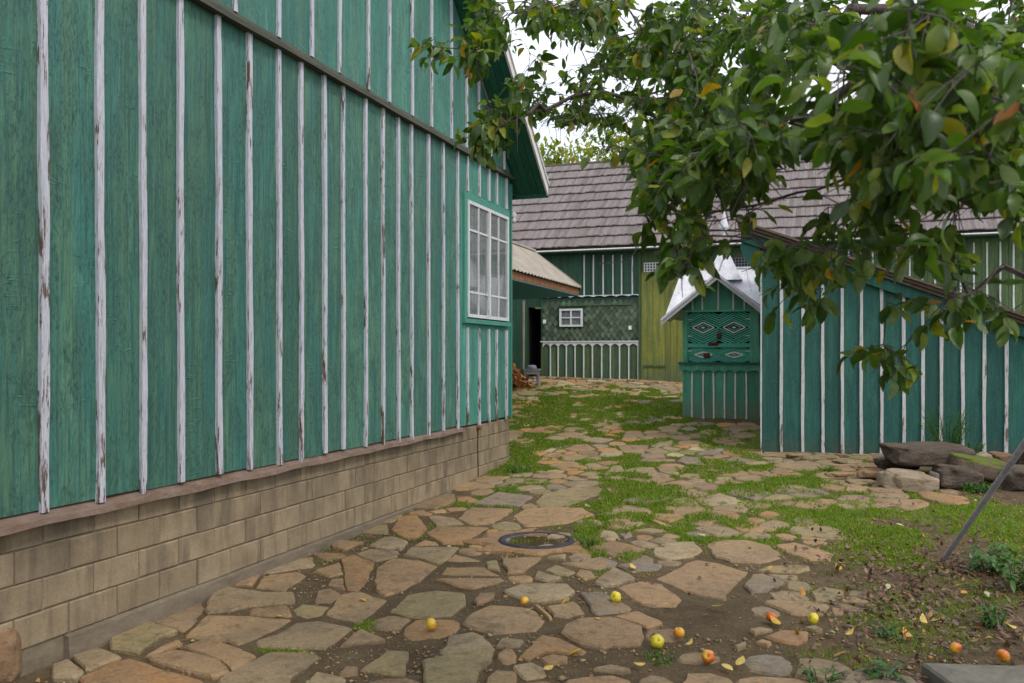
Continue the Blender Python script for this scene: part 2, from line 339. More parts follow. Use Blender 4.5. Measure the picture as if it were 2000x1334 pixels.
def apple_mat(name, ca, cb, thr):
    m = Mat(name, .35, .5); t = m.n.new('ShaderNodeTexCoord'); g = m.noise((16, 16, 9), 5, .65, dist=.6); f = m.noise((150, 150, 150), 2, .5)
    sx = m.n.new('ShaderNodeSeparateXYZ'); m.l.new(t.outputs['Object'], sx.inputs[0])
    v = m.math('ADD', g, m.math('MULTIPLY', sx.outputs[0], 6))
    c = m.mix(m.ramp(v, [(thr, 0.), (thr + .22, 1.)]), ca, cb); c = m.mix(m.ramp(f, [(.66, 0.), (.72, .5)]), c, (.5, .35, .12))
    m.color(c); m.bump(g, .1, .004); return m.m
M['apple_y'] = apple_mat('yellow apple', (.62, .52, .03), (.60, .30, .03), .68)
M['apple_o'] = apple_mat('orange apple', (.66, .42, .03), (.60, .17, .015), .48)
M['apple_r'] = apple_mat('red apple', (.64, .36, .03), (.58, .11, .015), .38)
M['apple_g'] = apple_mat('hanging apple', (.25, .26, .03), (.36, .09, .03), .4)

# ------------------------------------------------------------------ terrain height
PY = [-30, 0, 5, 7, 9, 11.6, 13.2, 16.4, 19, 22, 25, 40, 90, 400]
PZ = [-2.2, -2.0, -1.93, -1.88, -1.825, -1.725, -1.65, -1.34, -1.02, -.66, -.45, 2.5, 16, 20]
def smooth(a, b, x): t = np.clip((x - a) / (b - a), 0, 1); return t * t * (3 - 2 * t)
def gh(X, Y):      # height relative to the camera
    X = np.asarray(X, float); Y = np.asarray(Y, float)
    z = np.interp(Y, PY, PZ)
    z = z + .04 * np.clip(X, -4, 8) * smooth(7, 12, Y) * (1 - smooth(17, 22, Y))
    z = z + .012 * np.sin(X * 2.1 + Y * .7) * np.sin(Y * 1.7 - X) 
    return z
def gz(X, Y): return float(gh(X, Y)) + CZ
def on_ground(px, py):     # view ray of the photo meets the terrain
    a, b = .5, 60.; k = (HY - py) / F; x = (px - HX) / F
    for _ in range(40):
        m = (a + b) / 2
        if k * m > float(gh(x * m, m)): a = m
        else: b = m
    return x * a, a
def to_px(X, Y): return HX + F * X / Y, HY - F * gh(X, Y) / Y
def at(px, py, Y): return Vector(((px - HX) * Y / F, Y, (HY - py) * Y / F + CZ))

# grass / moss mask: patches given on the ground
PATCH = [(1320,975,160,22,.8),(1580,1000,150,26,.7),(1450,1045,130,16,.7),(1560,925,90,22,.7),(1160,900,90,14,.6),(1260,905,50,16,.7),(1330,865,80,12,.6),(1620,1075,70,14,.5),(1130,860,60,10,.5),(1180,795,200,36,.9),(1080,775,90,20,.7),(1040,872,60,24,.9),(1010,925,60,26,.9),(1075,940,30,12,.6),(1240,955,85,42,1),(1195,1000,46,34,.9),(1150,1040,24,44,.9),
 (1385,1028,95,22,.9),(1400,925,120,30,.9),(1500,965,190,26,.8),(1440,868,80,28,.8),(1700,962,240,26,.6),(1690,1040,95,48,.85),(1850,1000,170,40,.5),(1800,1110,70,40,.45),
 (1395,842,60,14,.7),(717,1226,22,9,.9),(1230,1092,22,9,.9),(1270,1000,80,26,.7),(1120,830,80,10,.6),(1290,1285,26,20,.4),(1700,1160,90,18,.35),(1740,1230,90,50,.45),(1850,1230,90,40,.4),
 (1600,1300,130,30,.35),(1350,890,60,14,.6),(1960,1040,90,60,.7),(1570,1150,26,14,.5),(560,1270,40,8,.6),(1500,1010,120,18,.45),(1120,985,30,8,.5),(1880,1180,120,40,.45),(2100,1100,200,200,.3)]
PW = []
for (px, py, rx, ry, s_) in PATCH:
    X, Y = on_ground(px, py); X2, Y2 = on_ground(px, py - ry * .9)
    PW.append((X, Y, rx * 1.15 * Y / F, max(.10, (Y2 - Y) * 1.25), s_))
def hashnoise(X, Y, sc_):
    def h(i, j): v = np.sin(i * 127.1 + j * 311.7) * 43758.5453; return v - np.floor(v)
    x = X / sc_; y = Y / sc_; i = np.floor(x); j = np.floor(y); u = x - i; v = y - j; u = u*u*(3-2*u); v = v*v*(3-2*v)
    return (h(i,j)*(1-u)+h(i+1,j)*u)*(1-v) + (h(i,j+1)*(1-u)+h(i+1,j+1)*u)*v
def moss(X, Y):
    X = np.asarray(X, float); Y = np.asarray(Y, float); m = np.zeros_like(X)
    n1 = hashnoise(X, Y, .35) * .6 + hashnoise(X + 9, Y, .12) * .4
    for (cx, cy, rx, ry, s_) in PW:
        d = ((X - cx) / rx) ** 2 + ((Y - cy) / ry) ** 2
        m = np.maximum(m, s_ * np.clip(1.25 - d * .85 + (n1 - .5) * 2.4, 0, 1))
    near_ = .34 * smooth(6.6, 8.0, Y) * np.clip((n1 - .42) * 5, 0, 1); m = np.maximum(m, near_)
    far = smooth(8.0, 10.5, Y) * .62 * np.clip((n1 - .47) * 5, 0, 1)
    m = np.maximum(m, far); m = np.maximum(m, np.where(Y > 24, .9, 0)); m = np.maximum(m, np.where((X > 9) | (X < -6), .8 * n1 + .3, 0)); m = m * (1 - .85 * smooth(20.8, 21.8, Y + .353 * (X - 3.2)) * (Y < 23))
    m = np.maximum(m, .42 * np.clip((n1 - .5) * 5, 0, 1) * smooth(3.0, 3.6, X - (Y - 8) * .22) )
    return m

xs = np.concatenate([np.linspace(-600, -30, 10), np.linspace(-25, -6, 14), np.arange(-5.4, 9.6, .085), np.linspace(10, 40, 16), np.linspace(60, 600, 10)])
ys = np.concatenate([np.linspace(-30, 3, 16), np.arange(3.6, 23.5, .085), np.linspace(24, 60, 26), np.linspace(70, 400, 12)])
GX, GY = np.meshgrid(xs, ys); GZ = gh(GX, GY) + CZ + np.where((GY > 3) & (GY < 24) & (abs(GX) < 12), .018 * (hashnoise(GX, GY, .3) - .5) + .012 * (hashnoise(GX + 5, GY, .1) - .5), 0)
nx, ny = len(xs), len(ys); idx = np.arange(nx * ny).reshape(ny, nx)
Fq = np.stack([idx[:-1,:-1], idx[:-1,1:], idx[1:,1:], idx[1:,:-1]], -1).reshape(-1, 4)
def ground_mat():
    m = Mat('soil and moss', .95, .12)
    at_ = m.n.new('ShaderNodeAttribute'); at_.attribute_name = 'moss'
    co = m.n.new('ShaderNodeTexCoord').outputs['Object']
    g = m.noise((3, 3, 3), 7, .7, co=co); f = m.noise((45, 45, 45), 5, .75, co=co); f2 = m.noise((14, 14, 14), 6, .7, co=co)
    soil = m.mix(m.ramp(g, [(.35, 0.), (.65, 1.)]), (.092, .064, .036), (.155, .112, .066))
    soil = m.mix(m.ramp(f2, [(.55, 0.), (.72, .8)]), soil, (.15, .12, .085))
    soil = m.mix(.8, soil, m.ramp(f, [(.3, .55), (.7, 1.35)]), 'MULTIPLY')
    gr = m.mix(m.ramp(f2, [(.35, 0.), (.65, 1.)]), (.085, .125, .016), (.16, .21, .025)); gr = m.mix(.7, gr, m.ramp(f, [(.3, .6), (.7, 1.3)]), 'MULTIPLY')
    fac = m.math('ADD', at_.outputs['Fac'], m.math('MULTIPLY', m.math('SUBTRACT', f2, .5), .8))
    m.color(m.mix(m.ramp(fac, [(.3, 0.), (.6, .9)]), soil, gr)); m.bump(m.math('ADD', f, f2), .9, .02); return m.m
me = npmesh('ground', np.stack([GX, GY, GZ], -1).reshape(-1, 3), Fq, ground_mat(), True)
a = me.attributes.new('moss', 'FLOAT', 'POINT'); a.data.foreach_set('value', moss(GX, GY).ravel().astype(np.float32))
ground = tag(link('ground', me), kind='structure')

# ------------------------------------------------------------------ flagstones
C4 = (100, 1050, .3); C5 = (600, 950, .3); C6 = (1100, 1000, .3); C7 = (980, 790, .26)
TR = [
(C4,[(125,795),(300,735),(465,800),(225,893)]),(C4,[(0,845),(110,815),(150,850),(230,900),(170,945),(0,935)]),
(C4,[(385,640),(590,540),(690,585),(830,625),(700,680),(560,775),(380,750)]),(C4,[(620,545),(700,490),(985,422),(1000,470),(950,550),(860,620),(700,572)]),
(C4,[(1005,450),(1050,370),(1130,335),(1400,375),(1580,375),(1590,440),(1290,460),(1180,495),(1010,512)]),(C4,[(1290,480),(1550,458),(1570,530),(1285,522)]),
(C4,[(1145,325),(1210,265),(1300,235),(1370,240),(1305,322),(1200,325)]),(C4,[(1325,335),(1385,255),(1610,232),(1665,252),(1560,320),(1510,365)]),
(C4,[(1380,240),(1420,160),(1560,135),(1715,130),(1720,200),(1560,222)]),(C4,[(865,655),(1000,530),(1200,528),(1570,545),(1480,600),(1340,662),(1210,705),(1130,680)]),
(C4,[(1330,680),(1450,645),(1600,560),(1760,545),(1970,595),(1800,735),(1450,730),(1340,722)]),(C4,[(1565,480),(1640,435),(1825,452),(1770,518),(1660,540),(1590,520)]),
(C4,[(610,790),(800,748),(1090,812),(1160,865),(1165,900),(1050,928),(900,898),(720,848)]),(C4,[(835,732),(1000,668),(1100,692),(1250,745),(1350,778),(1180,875),(1120,825),(950,765)]),
(C4,[(190,930),(400,838),(500,808),(650,855),(850,910),(1000,950),(1030,1140),(190,1140)]),(C4,[(1080,955),(1250,855),(1430,760),(1700,768),(1755,792),(1650,880),(1560,950),(1500,1130),(1090,1130)]),
(C4,[(600,785),(680,740),(850,668),(865,700),(720,752)]),
(C5,[(35,555),(215,492),(232,580),(145,598)]),(C5,[(222,482),(300,458),(440,512),(405,570),(392,620),(330,688),(252,680),(238,560)]),(C5,[(130,650),(155,605),(238,600),(246,678)]),
(C5,[(40,770),(60,682),(150,668),(235,705),(160,778)]),(C5,[(110,855),(215,718),(330,695),(515,755),(430,840),(340,905),(250,888)]),
(C5,[(438,600),(445,540),(560,478),(740,497),(845,532),(740,620),(600,688),(500,728),(442,680)]),(C5,[(520,830),(650,702),(830,678),(1028,702),(1028,780),(940,850),(760,868)]),
(C5,[(305,450),(400,414),(600,428),(590,463),(430,498)]),(C5,[(400,397),(500,347),(560,342),(660,375),(615,422),(480,412)]),(C5,[(618,455),(672,402),(998,398),(920,480),(860,518),(740,480)]),
(C5,[(690,393),(760,352),(850,370),(860,386)]),(C5,[(130,362),(370,378),(240,428),(160,413)]),(C5,[(10,433),(250,438),(258,455),(120,488),(50,460)]),
(C5,[(542,290),(600,202),(715,192),(785,280),(720,348),(620,338)]),(C5,[(770,320),(850,268),(1195,272),(1018,382),(880,378)]),(C5,[(300,308),(400,262),(528,252),(528,313)]),
(C5,[(450,243),(500,182),(638,167),(598,218),(540,243)]),(C5,[(772,200),(830,192),(960,212),(1035,253),(840,262)]),(C5,[(610,150),(820,52),(965,52),(968,105),(830,163)]),
(C5,[(968,72),(1060,70),(1130,95),(1080,108),(980,104)]),(C5,[(978,213),(1060,143),(1345,153),(1270,218),(1180,258),(1060,253)]),(C5,[(1085,125),(1240,52),(1475,72),(1380,138),(1150,130)]),
(C5,[(1332,200),(1400,157),(1560,147),(1800,155),(1865,200),(1700,248),(1420,268)]),(C5,[(1482,110),(1530,52),(1700,12),(1900,0),(1955,-18),(1900,60),(1700,128),(1520,142)]),
(C5,[(830,612),(1285,602),(1295,620),(1080,678),(960,662)]),(C5,[(862,578),(890,532),(1160,532),(1265,588)]),(C5,[(905,490),(960,442),(1145,490),(1000,502)]),
(C5,[(1162,492),(1236,482),(1256,558),(1172,540)]),(C5,[(1255,478),(1535,462),(1400,572),(1305,582)]),(C5,[(1640,510),(1780,502),(1900,457),(1995,480),(2005,508),(1900,555),(1760,530)]),
(C5,[(1552,480),(1688,457),(1680,490)]),(C5,[(1542,550),(1620,512),(1755,565),(1700,588),(1600,575)]),(C5,[(1472,610),(1492,560),(1580,592),(1665,607),(1560,630)]),
(C5,[(1742,590),(1772,545),(1850,557),(1885,600),(1800,618)]),(C5,[(1265,690),(1400,643),(1700,652),(1745,700),(1700,752),(1480,768),(1400,758)]),
(C5,[(1555,800),(1745,760),(1815,842),(1680,880),(1605,868)]),(C5,[(1470,787),(1500,792),(1605,880),(1580,885)]),
(C5,[(1005,900),(1060,832),(1180,775),(1400,783),(1500,822),(1545,890),(1480,955),(1210,980),(1080,938)]),(C5,[(1082,760),(1130,703),(1228,703),(1218,738),(1100,783)]),
(C5,[(862,1085),(905,1050),(912,977),(1090,955),(1150,988),(1222,1070),(1100,1088),(900,1105)]),(C5,[(755,1150),(900,1118),(1218,1084),(1212,1140),(1120,1240),(1060,1440),(780,1440)]),
(C5,[(1222,1060),(1262,1008),(1425,1022),(1380,1058)]),(C5,[(1372,1118),(1520,965),(1640,988),(1825,1080),(1780,1105),(1560,1085),(1440,1148)]),(C5,[(1500,1125),(1600,1100),(1708,1115),(1700,1160),(1560,1173)]),
(C5,[(1160,1260),(1240,1203),(1368,1213),(1368,1280),(1250,1350),(1150,1320)]),(C5,[(342,1210),(520,1092),(662,1092),(648,1248),(540,1238)]),(C5,[(212,1060),(355,948),(518,1025),(260,1050)]),
(C5,[(200,1250),(250,1188),(343,1192),(330,1240)]),(C5,[(0,1290),(60,1222),(258,1267),(220,1380),(0,1380)]),
(C6,[(102,542),(250,538),(455,640),(420,658),(210,688)]),(C6,[(0,750),(100,712),(300,705),(515,765),(528,840),(500,888),(320,880),(260,903),(120,880),(-20,800)]),
(C6,[(315,698),(480,664),(655,738),(560,775)]),(C6,[(345,500),(480,462),(640,477),(775,570),(740,622),(600,628),(440,580)]),
(C6,[(592,438),(860,307),(1010,332),(1210,397),(1060,538),(1058,578),(960,558),(800,528)]),(C6,[(192,475),(330,378),(475,450),(350,488),(260,503)]),
(C6,[(62,350),(240,288),(365,330),(325,368),(220,388)]),(C6,[(352,360),(450,338),(648,352),(620,383),(440,400)]),(C6,[(152,240),(330,193),(555,250),(480,288),(330,303)]),
(C6,[(578,250),(680,212),(858,207),(910,260),(858,298),(680,323),(592,290)]),(C6,[(925,220),(1050,182),(1200,182),(1350,222),(1445,300),(1290,348),(1090,338),(985,303)]),
(C6,[(1372,225),(1500,207),(1640,247),(1765,285),(1740,328),(1600,323),(1450,275)]),(C6,[(1252,388),(1350,357),(1600,352),(1608,385),(1530,408),(1350,398)]),(C6,[(1310,412),(1530,420),(1520,458),(1400,438)]),
(C6,[(1172,490),(1230,423),(1300,425),(1475,470),(1320,533),(1220,538)]),(C6,[(1602,530),(1680,492),(1828,512),(1828,560),(1740,598),(1640,588)]),(C6,[(1745,627),(1830,640),(1830,690),(1750,680)]),
(C6,[(1200,790),(1290,772),(1375,790),(1240,818)]),(C6,[(1302,840),(1430,797),(1600,802),(1600,850),(1510,888),(1400,868)]),(C6,[(1240,872),(1290,856),(1368,880),(1330,900)]),
(C6,[(1110,900),(1200,867),(1190,890),(1130,913)]),(C6,[(1560,772),(1650,757),(1700,790),(1640,795)]),(C6,[(10,1110),(180,1085),(330,1080),(440,1110),(440,1240),(0,1240)]),
(C6,[(180,1045),(300,1020),(455,1050),(380,1066)]),(C6,[(272,110),(300,32),(500,27),(525,80),(420,123)]),(C6,[(450,130),(560,112),(680,130),(580,145)]),
(C6,[(552,45),(600,22),(750,27),(795,50),(690,78)]),(C6,[(560,64),(600,64),(715,105),(650,103)]),(C6,[(357,150),(440,137),(455,165),(400,178)]),(C6,[(800,67),(900,47),(1090,62),(1120,90),(900,100)]),
(C7,[(760,550),(830,467),(900,462),(955,550),(860,573)]),(C7,[(855,312),(1105,317),(1065,373),(912,368)]),(C7,[(585,275),(700,252),(845,267),(740,298)]),(C7,[(745,237),(810,218),(890,250)]),
(C7,[(315,265),(400,242),(505,257),(430,280)]),(C7,[(905,740),(1100,693),(1315,692),(1295,720),(1050,763)]),(C7,[(455,560),(520,533),(655,570),(560,578)]),(C7,[(1315,440),(1360,402),(1485,412),(1525,468),(1380,458)]),
(C7,[(650,152),(760,140),(1000,145),(960,165),(700,172)]),(C7,[(1110,320),(1180,290),(1280,272),(1290,310),(1170,325)]),
]
traced = []
for (ox, oy, k), pl in TR:
    traced.append([on_ground(ox + x*k, oy + y*k) for x, y in pl])
DRX, DRY = on_ground(1048, 1058)          # drain position
def inside(P, x, y):
    c = False; n = len(P)
    for i in range(n):
        x1, y1 = P[i]; x2, y2 = P[i-1]
        if (y1 > y) != (y2 > y) and x < (x2-x1)*(y-y1)/(y2-y1)+x1: c = not c
    return c
def segd(P, x, y):
    b = 9
    for i in range(len(P)):
        x1, y1 = P[i]; x2, y2 = P[i-1]; dx, dy = x2-x1, y2-y1; L = dx*dx+dy*dy or 1e-9
        t = max(0, min(1, ((x-x1)*dx+(y-y1)*dy)/L)); b = min(b, math.hypot(x-x1-t*dx, y-y1-t*dy))
    return b
bbs = [(min(p[0] for p in P), max(p[0] for p in P), min(p[1] for p in P), max(p[1] for p in P)) for P in traced]
blockers = []        # interior samples of the traced stones
occ = set()
for P, bb in zip(traced, bbs):
    x = bb[0]
    while x < bb[1]:
        y = bb[2]
        while y < bb[3]:
            if inside(P, x, y):
                occ.add((int(x//.06), int(y//.06)))
                if segd(P, x, y) > .02: blockers.append((x, y))
            y += .05
        x += .05
for k in range(40):
    t = k * math.pi / 20; blockers += [(DRX + .5*math.cos(t), DRY + .5*math.sin(t))]
def wallX(Y): return .3529 * Y - 4.742
def allowed(x, y):
    px, py = to_px(x, y)
    if (x < wallX(y) + .12 and y < 13.35) or x < -1.3 or y > 22.0 or x > 3.9 + (22 - y) * .35 and y > 21: return False
    if y > 13.0 and x > 3.55 + (y-13.2)*.353: return False
    if 15.7 < y < 18 and x > 3.05: return False
    if y < 9.6 and x > 2.25 + (y - 6)*.28 + .25*math.sin(y*3): return False
    if x > 4.2 + .2*math.sin(y*2): return y > 8.8 and x < 5.2 and rnd.random() < .4
    if math.hypot(x-DRX, y-DRY) < .42: return False
    if y < 5.0: return True
    return True
cell = {}
sites = []
def near_occ(x, y, r):
    k = int(r//.06) + 1; i, j = int(x//.06), int(y//.06)
    for a in range(-k, k+1):
        for b in range(-k, k+1):
            if (i+a, j+b) in occ: return True
    return False
tries = 0
SOIL = [on_ground(px, py) + (r*.8,) for px, py, r in ((760,1265,.55),(700,1300,.5),(820,1300,.3),(1420,1200,.75),(1500,1240,.5),(1300,1290,.5),(1600,1120,.4),(1450,1290,.7),(1150,1290,.25),(1560,1300,.6),(1330,1160,.2))]
while tries < 22000:
    tries += 1
    x = rnd.uniform(-4.2, 5.6); y = rnd.uniform(3.2, 22.2)
    sz = rnd.choice([.13, .16, .2, .26, .32]) if y < 9.5 else rnd.choice([.17, .2, .24, .3, .38])
    if y < 5: sz = .34
    if not allowed(x, y): continue
    if near_occ(x, y, sz * .42 - .02): continue
    if y > 8.2 and rnd.random() < .9 and float(moss(np.array([x]), np.array([y]))[0]) > .30: continue
    if any(math.hypot(x-sx, y-sy) < sr for sx, sy, sr in SOIL) and rnd.random() < .97: continue
    ok = True; ci, cj = int(x//.8), int(y//.8)
    for a in (-1,0,1):
        for b in (-1,0,1):
            for q in cell.get((ci+a, cj+b), ()):
                if math.hypot(x-q[0], (y-q[1])*1.15) < (sz + q[2]) * .56: ok = False; break
            if not ok: break
        if not ok: break
    if ok:
        sites.append((x, y, sz)); cell.setdefault((ci, cj), []).append((x, y, sz))
bcell = {}
for b in blockers: bcell.setdefault((int(b[0]//.8), int(b[1]//.8)), []).append((b[0], b[1], .03))
def clip(P, mx_, my_, nx_, ny_):
    out = []; n = len(P)
    for i in range(n):
        a = P[i-1]; b = P[i]; da = (a[0]-mx_)*nx_+(a[1]-my_)*ny_; db = (b[0]-mx_)*nx_+(b[1]-my_)*ny_
        if (da < 0) != (db < 0): t = da/(da-db); out.append((a[0]+(b[0]-a[0])*t, a[1]+(b[1]-a[1])*t))
        if db < 0: out.append(b)
    return out
fill = []
for (x, y, sz) in sites:
    a0 = rnd.random(); n = 9; el = rnd.uniform(.8, 1.2)
    P = [(x + sz*1.05*el*math.cos(2*math.pi*(i+a0)/n), y + sz*1.05/el*math.sin(2*math.pi*(i+a0)/n)) for i in range(n)]
    ci, cj = int(x//.8), int(y//.8)
    for a in (-1,0,1):
        for b in (-1,0,1):
            for q in cell.get((ci+a, cj+b), []) + bcell.get((ci+a, cj+b), []):
                dx, dy = q[0]-x, q[1]-y; d = math.hypot(dx, dy)
                if d < 1e-6 or d > sz*2.2+.4: continue
                t = sz/(sz+q[2]) if q[2] > .05 else max(.4, 1 - .045/d)
                P = clip(P, x+dx*t, y+dy*t, dx/d, dy/d)
                if len(P) < 3: break
            if len(P) < 3: break
        if len(P) < 3: break
    if len(P) >= 3: fill.append(P)
def area(P): return abs(sum(P[i-1][0]*P[i][1]-P[i][0]*P[i-1][1] for i in range(len(P)))/2)
def stone_geo(P, gap, raise_=.02, thick=.08):
    if sum(P[i-1][0]*P[i][1]-P[i][0]*P[i-1][1] for i in range(len(P))) < 0: P = P[::-1]
    cx = sum(p[0] for p in P)/len(P); cy = sum(p[1] for p in P)/len(P)
    r0 = math.sqrt(area(P)/math.pi); s_ = max(.5, 1 - gap/r0)
    P = [(cx+(x-cx)*s_, cy+(y-cy)*s_) for x, y in P]
    # resample with a rough edge; corners slightly cut
    Q = []
    n = len(P)
    for i in range(n):
        a = P[i]; b = P[(i+1) % n]; L = math.hypot(b[0]-a[0], b[1]-a[1]); k = max(1, min(5, int(L/(.09 if r0 > .15 else .13))))
        for j in range(k):
            t = (j + (.07 if j == 0 else 0)) / k; j_ = rnd.uniform(-1, 1) * min(.012, r0*.06)
            Q.append((a[0]+(b[0]-a[0])*t + j_, a[1]+(b[1]-a[1])*t + rnd.uniform(-1,1)*min(.012, r0*.06)))
        if L > .12: t = .95; Q.append((a[0]+(b[0]-a[0])*t, a[1]+(b[1]-a[1])*t))
    m = len(Q); tx, ty = rnd.uniform(-.025, .025), rnd.uniform(-.025, .025)
    zc = gz(cx, cy); gx = (gz(cx+.2, cy)-zc)/.2; gy = (gz(cx, cy+.2)-zc)/.2
    def H(x, y, e): return zc + (gx+tx)*(x-cx) + (gy+ty)*(y-cy) + raise_ + e
    V = []
    ins = min(.016, r0*.12)
    for ring, (sc_, e) in enumerate(((1.02, -thick), (1.0, -.014), (1 - ins/r0, 0), (.6, .003))):
        for x, y in Q:
            X_ = cx+(x-cx)*sc_; Y_ = cy+(y-cy)*sc_
            ee = e + (rnd.uniform(-.003, .003) if ring == 1 else rnd.uniform(-.0015, .0015) if ring == 2 else .003*math.sin(X_*9+cx*7)*math.sin(Y_*8))
            V.append((X_-cx, Y_-cy, H(X_, Y_, ee)-zc))
    V.append((0, 0, raise_+.003))
    Fc = []
    for r_ in range(3):
        for i in range(m):
            j = (i+1) % m; Fc.append((r_*m+i, r_*m+j, (r_+1)*m+j, (r_+1)*m+i))
    for i in range(m): Fc.append((3*m+i, 3*m+(i+1) % m, 4*m))
    return (cx, cy, zc), V, Fc
def shown(P): # apparent size
    cx = sum(p[0] for p in P)/len(P); cy = sum(p[1] for p in P)/len(P)
    if abs(cx/cy) > .62 or cy < 4.8: return 0
    return area(P) * (F/cy)**2 * (1.8/cy)
allst = [(shown(P), P, .003, True) for P in traced] + [(shown(P), P, .012, False) for P in fill if area(P) > .006]
allst.sort(key=lambda q: -q[0])
bulk = MB(); sgrid = set()
for _a, P, _g, _t in allst:
    xa = min(p[0] for p in P); xb = max(p[0] for p in P); ya = min(p[1] for p in P); yb = max(p[1] for p in P)
    for i in range(int(xa//.035), int(xb//.035)+1):
        for j in range(int(ya//.035), int(yb//.035)+1):
            if inside(P, (i+.5)*.035, (j+.5)*.035): sgrid.add((i, j))
SGA = np.zeros((800, 800), bool)
for i, j in sgrid: SGA[i+300, j] = True
def on_stone(X, Y): return SGA[np.clip((np.floor(X/.035)).astype(int)+300, 0, 799), np.clip(np.floor(Y/.035).astype(int), 0, 799)]
for i, (s_, P, gap, tr) in enumerate(allst):
    (cx, cy, cz), V, Fc = stone_geo(P, gap, rnd.uniform(.008, .034) if tr else rnd.uniform(.002, .020))
    if i < 290 and s_ > 0:
        me = bpy.data.meshes.new('flagstone'); me.from_pydata(V, [], Fc); me.materials.append(M['stone'])
        link('flagstone', me, ground, (cx, cy, cz))
    else: bulk.add([(v[0]+cx, v[1]+cy, v[2]+cz) for v in V], Fc)
def stone_far():
    m = Mat('small flagstones', .85, .25); r = m.n.new('ShaderNodeNewGeometry').outputs['Random Per Island']
    co = m.n.new('ShaderNodeTexCoord').outputs['Object']
    f = m.noise((18, 18, 18), 6, .7, co=co); mo = m.noise((3, 3, 3), 5, .7, co=co)
    base = m.ramp(r, [(0, (.28, .22, .15)), (.15, (.38, .21, .10)), (.3, (.33, .215, .13)), (.5, (.25, .20, .175)), (.6, (.36, .24, .14)), (.75, (.29, .235, .14)), (.88, (.41, .33, .23))]); base.node.color_ramp.interpolation = 'CONSTANT'
    c = m.mix(m.math('MULTIPLY', m.ramp(mo, [(.52, 0.), (.66, 1.)]), .55), base, (.10, .115, .035)); c = m.mix(.7, c, m.ramp(f, [(.3, .7), (.7, 1.25)]), 'MULTIPLY'); c = m.mix(1.0, c, (.95, .93, .80), 'MULTIPLY')
    m.color(c); m.bump(f, .6, .01); return m.m
bulk.build('small_flagstones', stone_far(), ground, kind='stuff')
print('stones', len(allst), 'tri bulk', len(bulk.f))

# ------------------------------------------------------------------ facade frames
TH = math.atan2(.3328, .943)
S_, C_ = math.sin(TH), math.cos(TH)
class Frame:      # local x along the facade, -y outward
    def __init__(s, X, Y, dirx, diry): s.o = (X, Y); s.d = (dirx, diry); s.rz = math.atan2(diry, dirx)
    def t(s, px, off=0):
        k = (px - HX)/F; ox = s.o[0] + s.d[1]*off; oy = s.o[1] - s.d[0]*off   # off = outward distance
        return (k*oy - ox) / (s.d[0] - k*s.d[1])
    def tz(s, px, py, off=0):
        t = s.t(px, off); Y = s.o[1] - s.d[0]*off + s.d[1]*t
        return t, (HY - py)*Y/F + CZ
    def world(s, t, y): return s.o[0] + s.d[0]*t - s.d[1]*y, s.o[1] + s.d[1]*t + s.d[0]*y
def strip(x, z0, z1, wd, y0, y1, wob=.004, lean=0., seg=.35, z0j=0):   # wavy vertical batten
    n = max(1, int((z1-z0)/seg)); m = MB(); vs = []; ph = rnd.random()*9
    for i in range(n+1):
        z = z0 + (z1-z0)*i/n; dx = wob*(math.sin(z*2.3+ph)+.6*math.sin(z*6.1+ph*2)) + lean*(z-z0); w2 = wd/2*(1+.12*math.sin(z*4.7+ph*3))
        c = min(.004, wd*.12)
        vs += [(x+dx-w2, y1, z), (x+dx-w2, y0+c, z), (x+dx-w2+c, y0, z), (x+dx+w2-c, y0, z), (x+dx+w2, y0+c, z), (x+dx+w2, y1, z)]
    fs = [(i*6+k, i*6+k+1, i*6+k+7, i*6+k+6) for i in range(n) for k in range(5)] + [(0, 5, 4, 3, 2, 1), tuple(n*6+k for k in range(6))]
    return m.add(vs, fs)
# ------------------------------------------------------------------ green house (left)
HF = Frame(-4.742, 0, S_, C_)
HS = lambda px: HF.t(px)
SC = 14.13
house = empty('green_house', (-4.742, 0, 0), HF.rz, 'big green board house with white battens on a concrete block base', 'house')
low = [83,193,277,350,425,485,543,586,632,668,712,746,776,802,835,864,892,911,934,953,968,987]
lt = [HS(p) for p in low]; ltx = [lt[0]-.41*k for k in range(9, 0, -1)] + lt
Z = lambda r: r + CZ
WX0, WX1, WZ0, WZ1 = 12.36, 13.97, Z(.50), Z(2.07)
S0 = ltx[0] - .2
BEAM0, BEAM1 = Z(2.66), Z(2.76)
edges = [S0] + ltx + [SC]
for i in range(len(edges)-1):
    a_, b_ = edges[i]+.0015, edges[i+1]-.0015; m_ = -rnd.uniform(0, .006)
    parts = [(Z(-.95), BEAM0+.02)]
    if b_ > WX0-.12 and a_ < WX1+.1: parts = [(Z(-.95), WZ0-.02), (WZ1+.02, BEAM0+.02)]
    if a_ < WX0-.1 < b_: MB().box(a_, m_, WZ0-.021, WX0-.08, .04, WZ1+.021).build('board', M['house_far'], house)
    for z0, z1 in parts:
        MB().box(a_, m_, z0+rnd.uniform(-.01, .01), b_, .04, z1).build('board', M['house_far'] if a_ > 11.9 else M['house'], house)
for t_ in ltx:
    inwin = WX0-.1 < t_ < WX1+.08
    zb = Z(-.97)+rnd.uniform(-.03, .03)
    for z0, z1 in ([(zb, WZ0-.14), (WZ1+.12, BEAM0)] if inwin else [(zb, BEAM0)]):
        strip(t_, z0, z1, rnd.uniform(.047, .058) if t_ < 9 else .045, -.034, -.001, .004, lean=-.004).build('batten', M['batten'], house)
ROOFZ = lambda s_: Z(2.50) + .82*(14.43 - s_) if s_ > 8 else Z(2.50) + .82*(14.43 - 16 + s_)
upx = [450,535,600,655,711,753,798,836,875,905,929,953,979]
ut = [HS(p) for p in upx]; ut = [ut[0]-.45*k for k in range(11, 0, -1)] + ut
ue = [S0] + [u for u in ut if u > S0] + [SC]
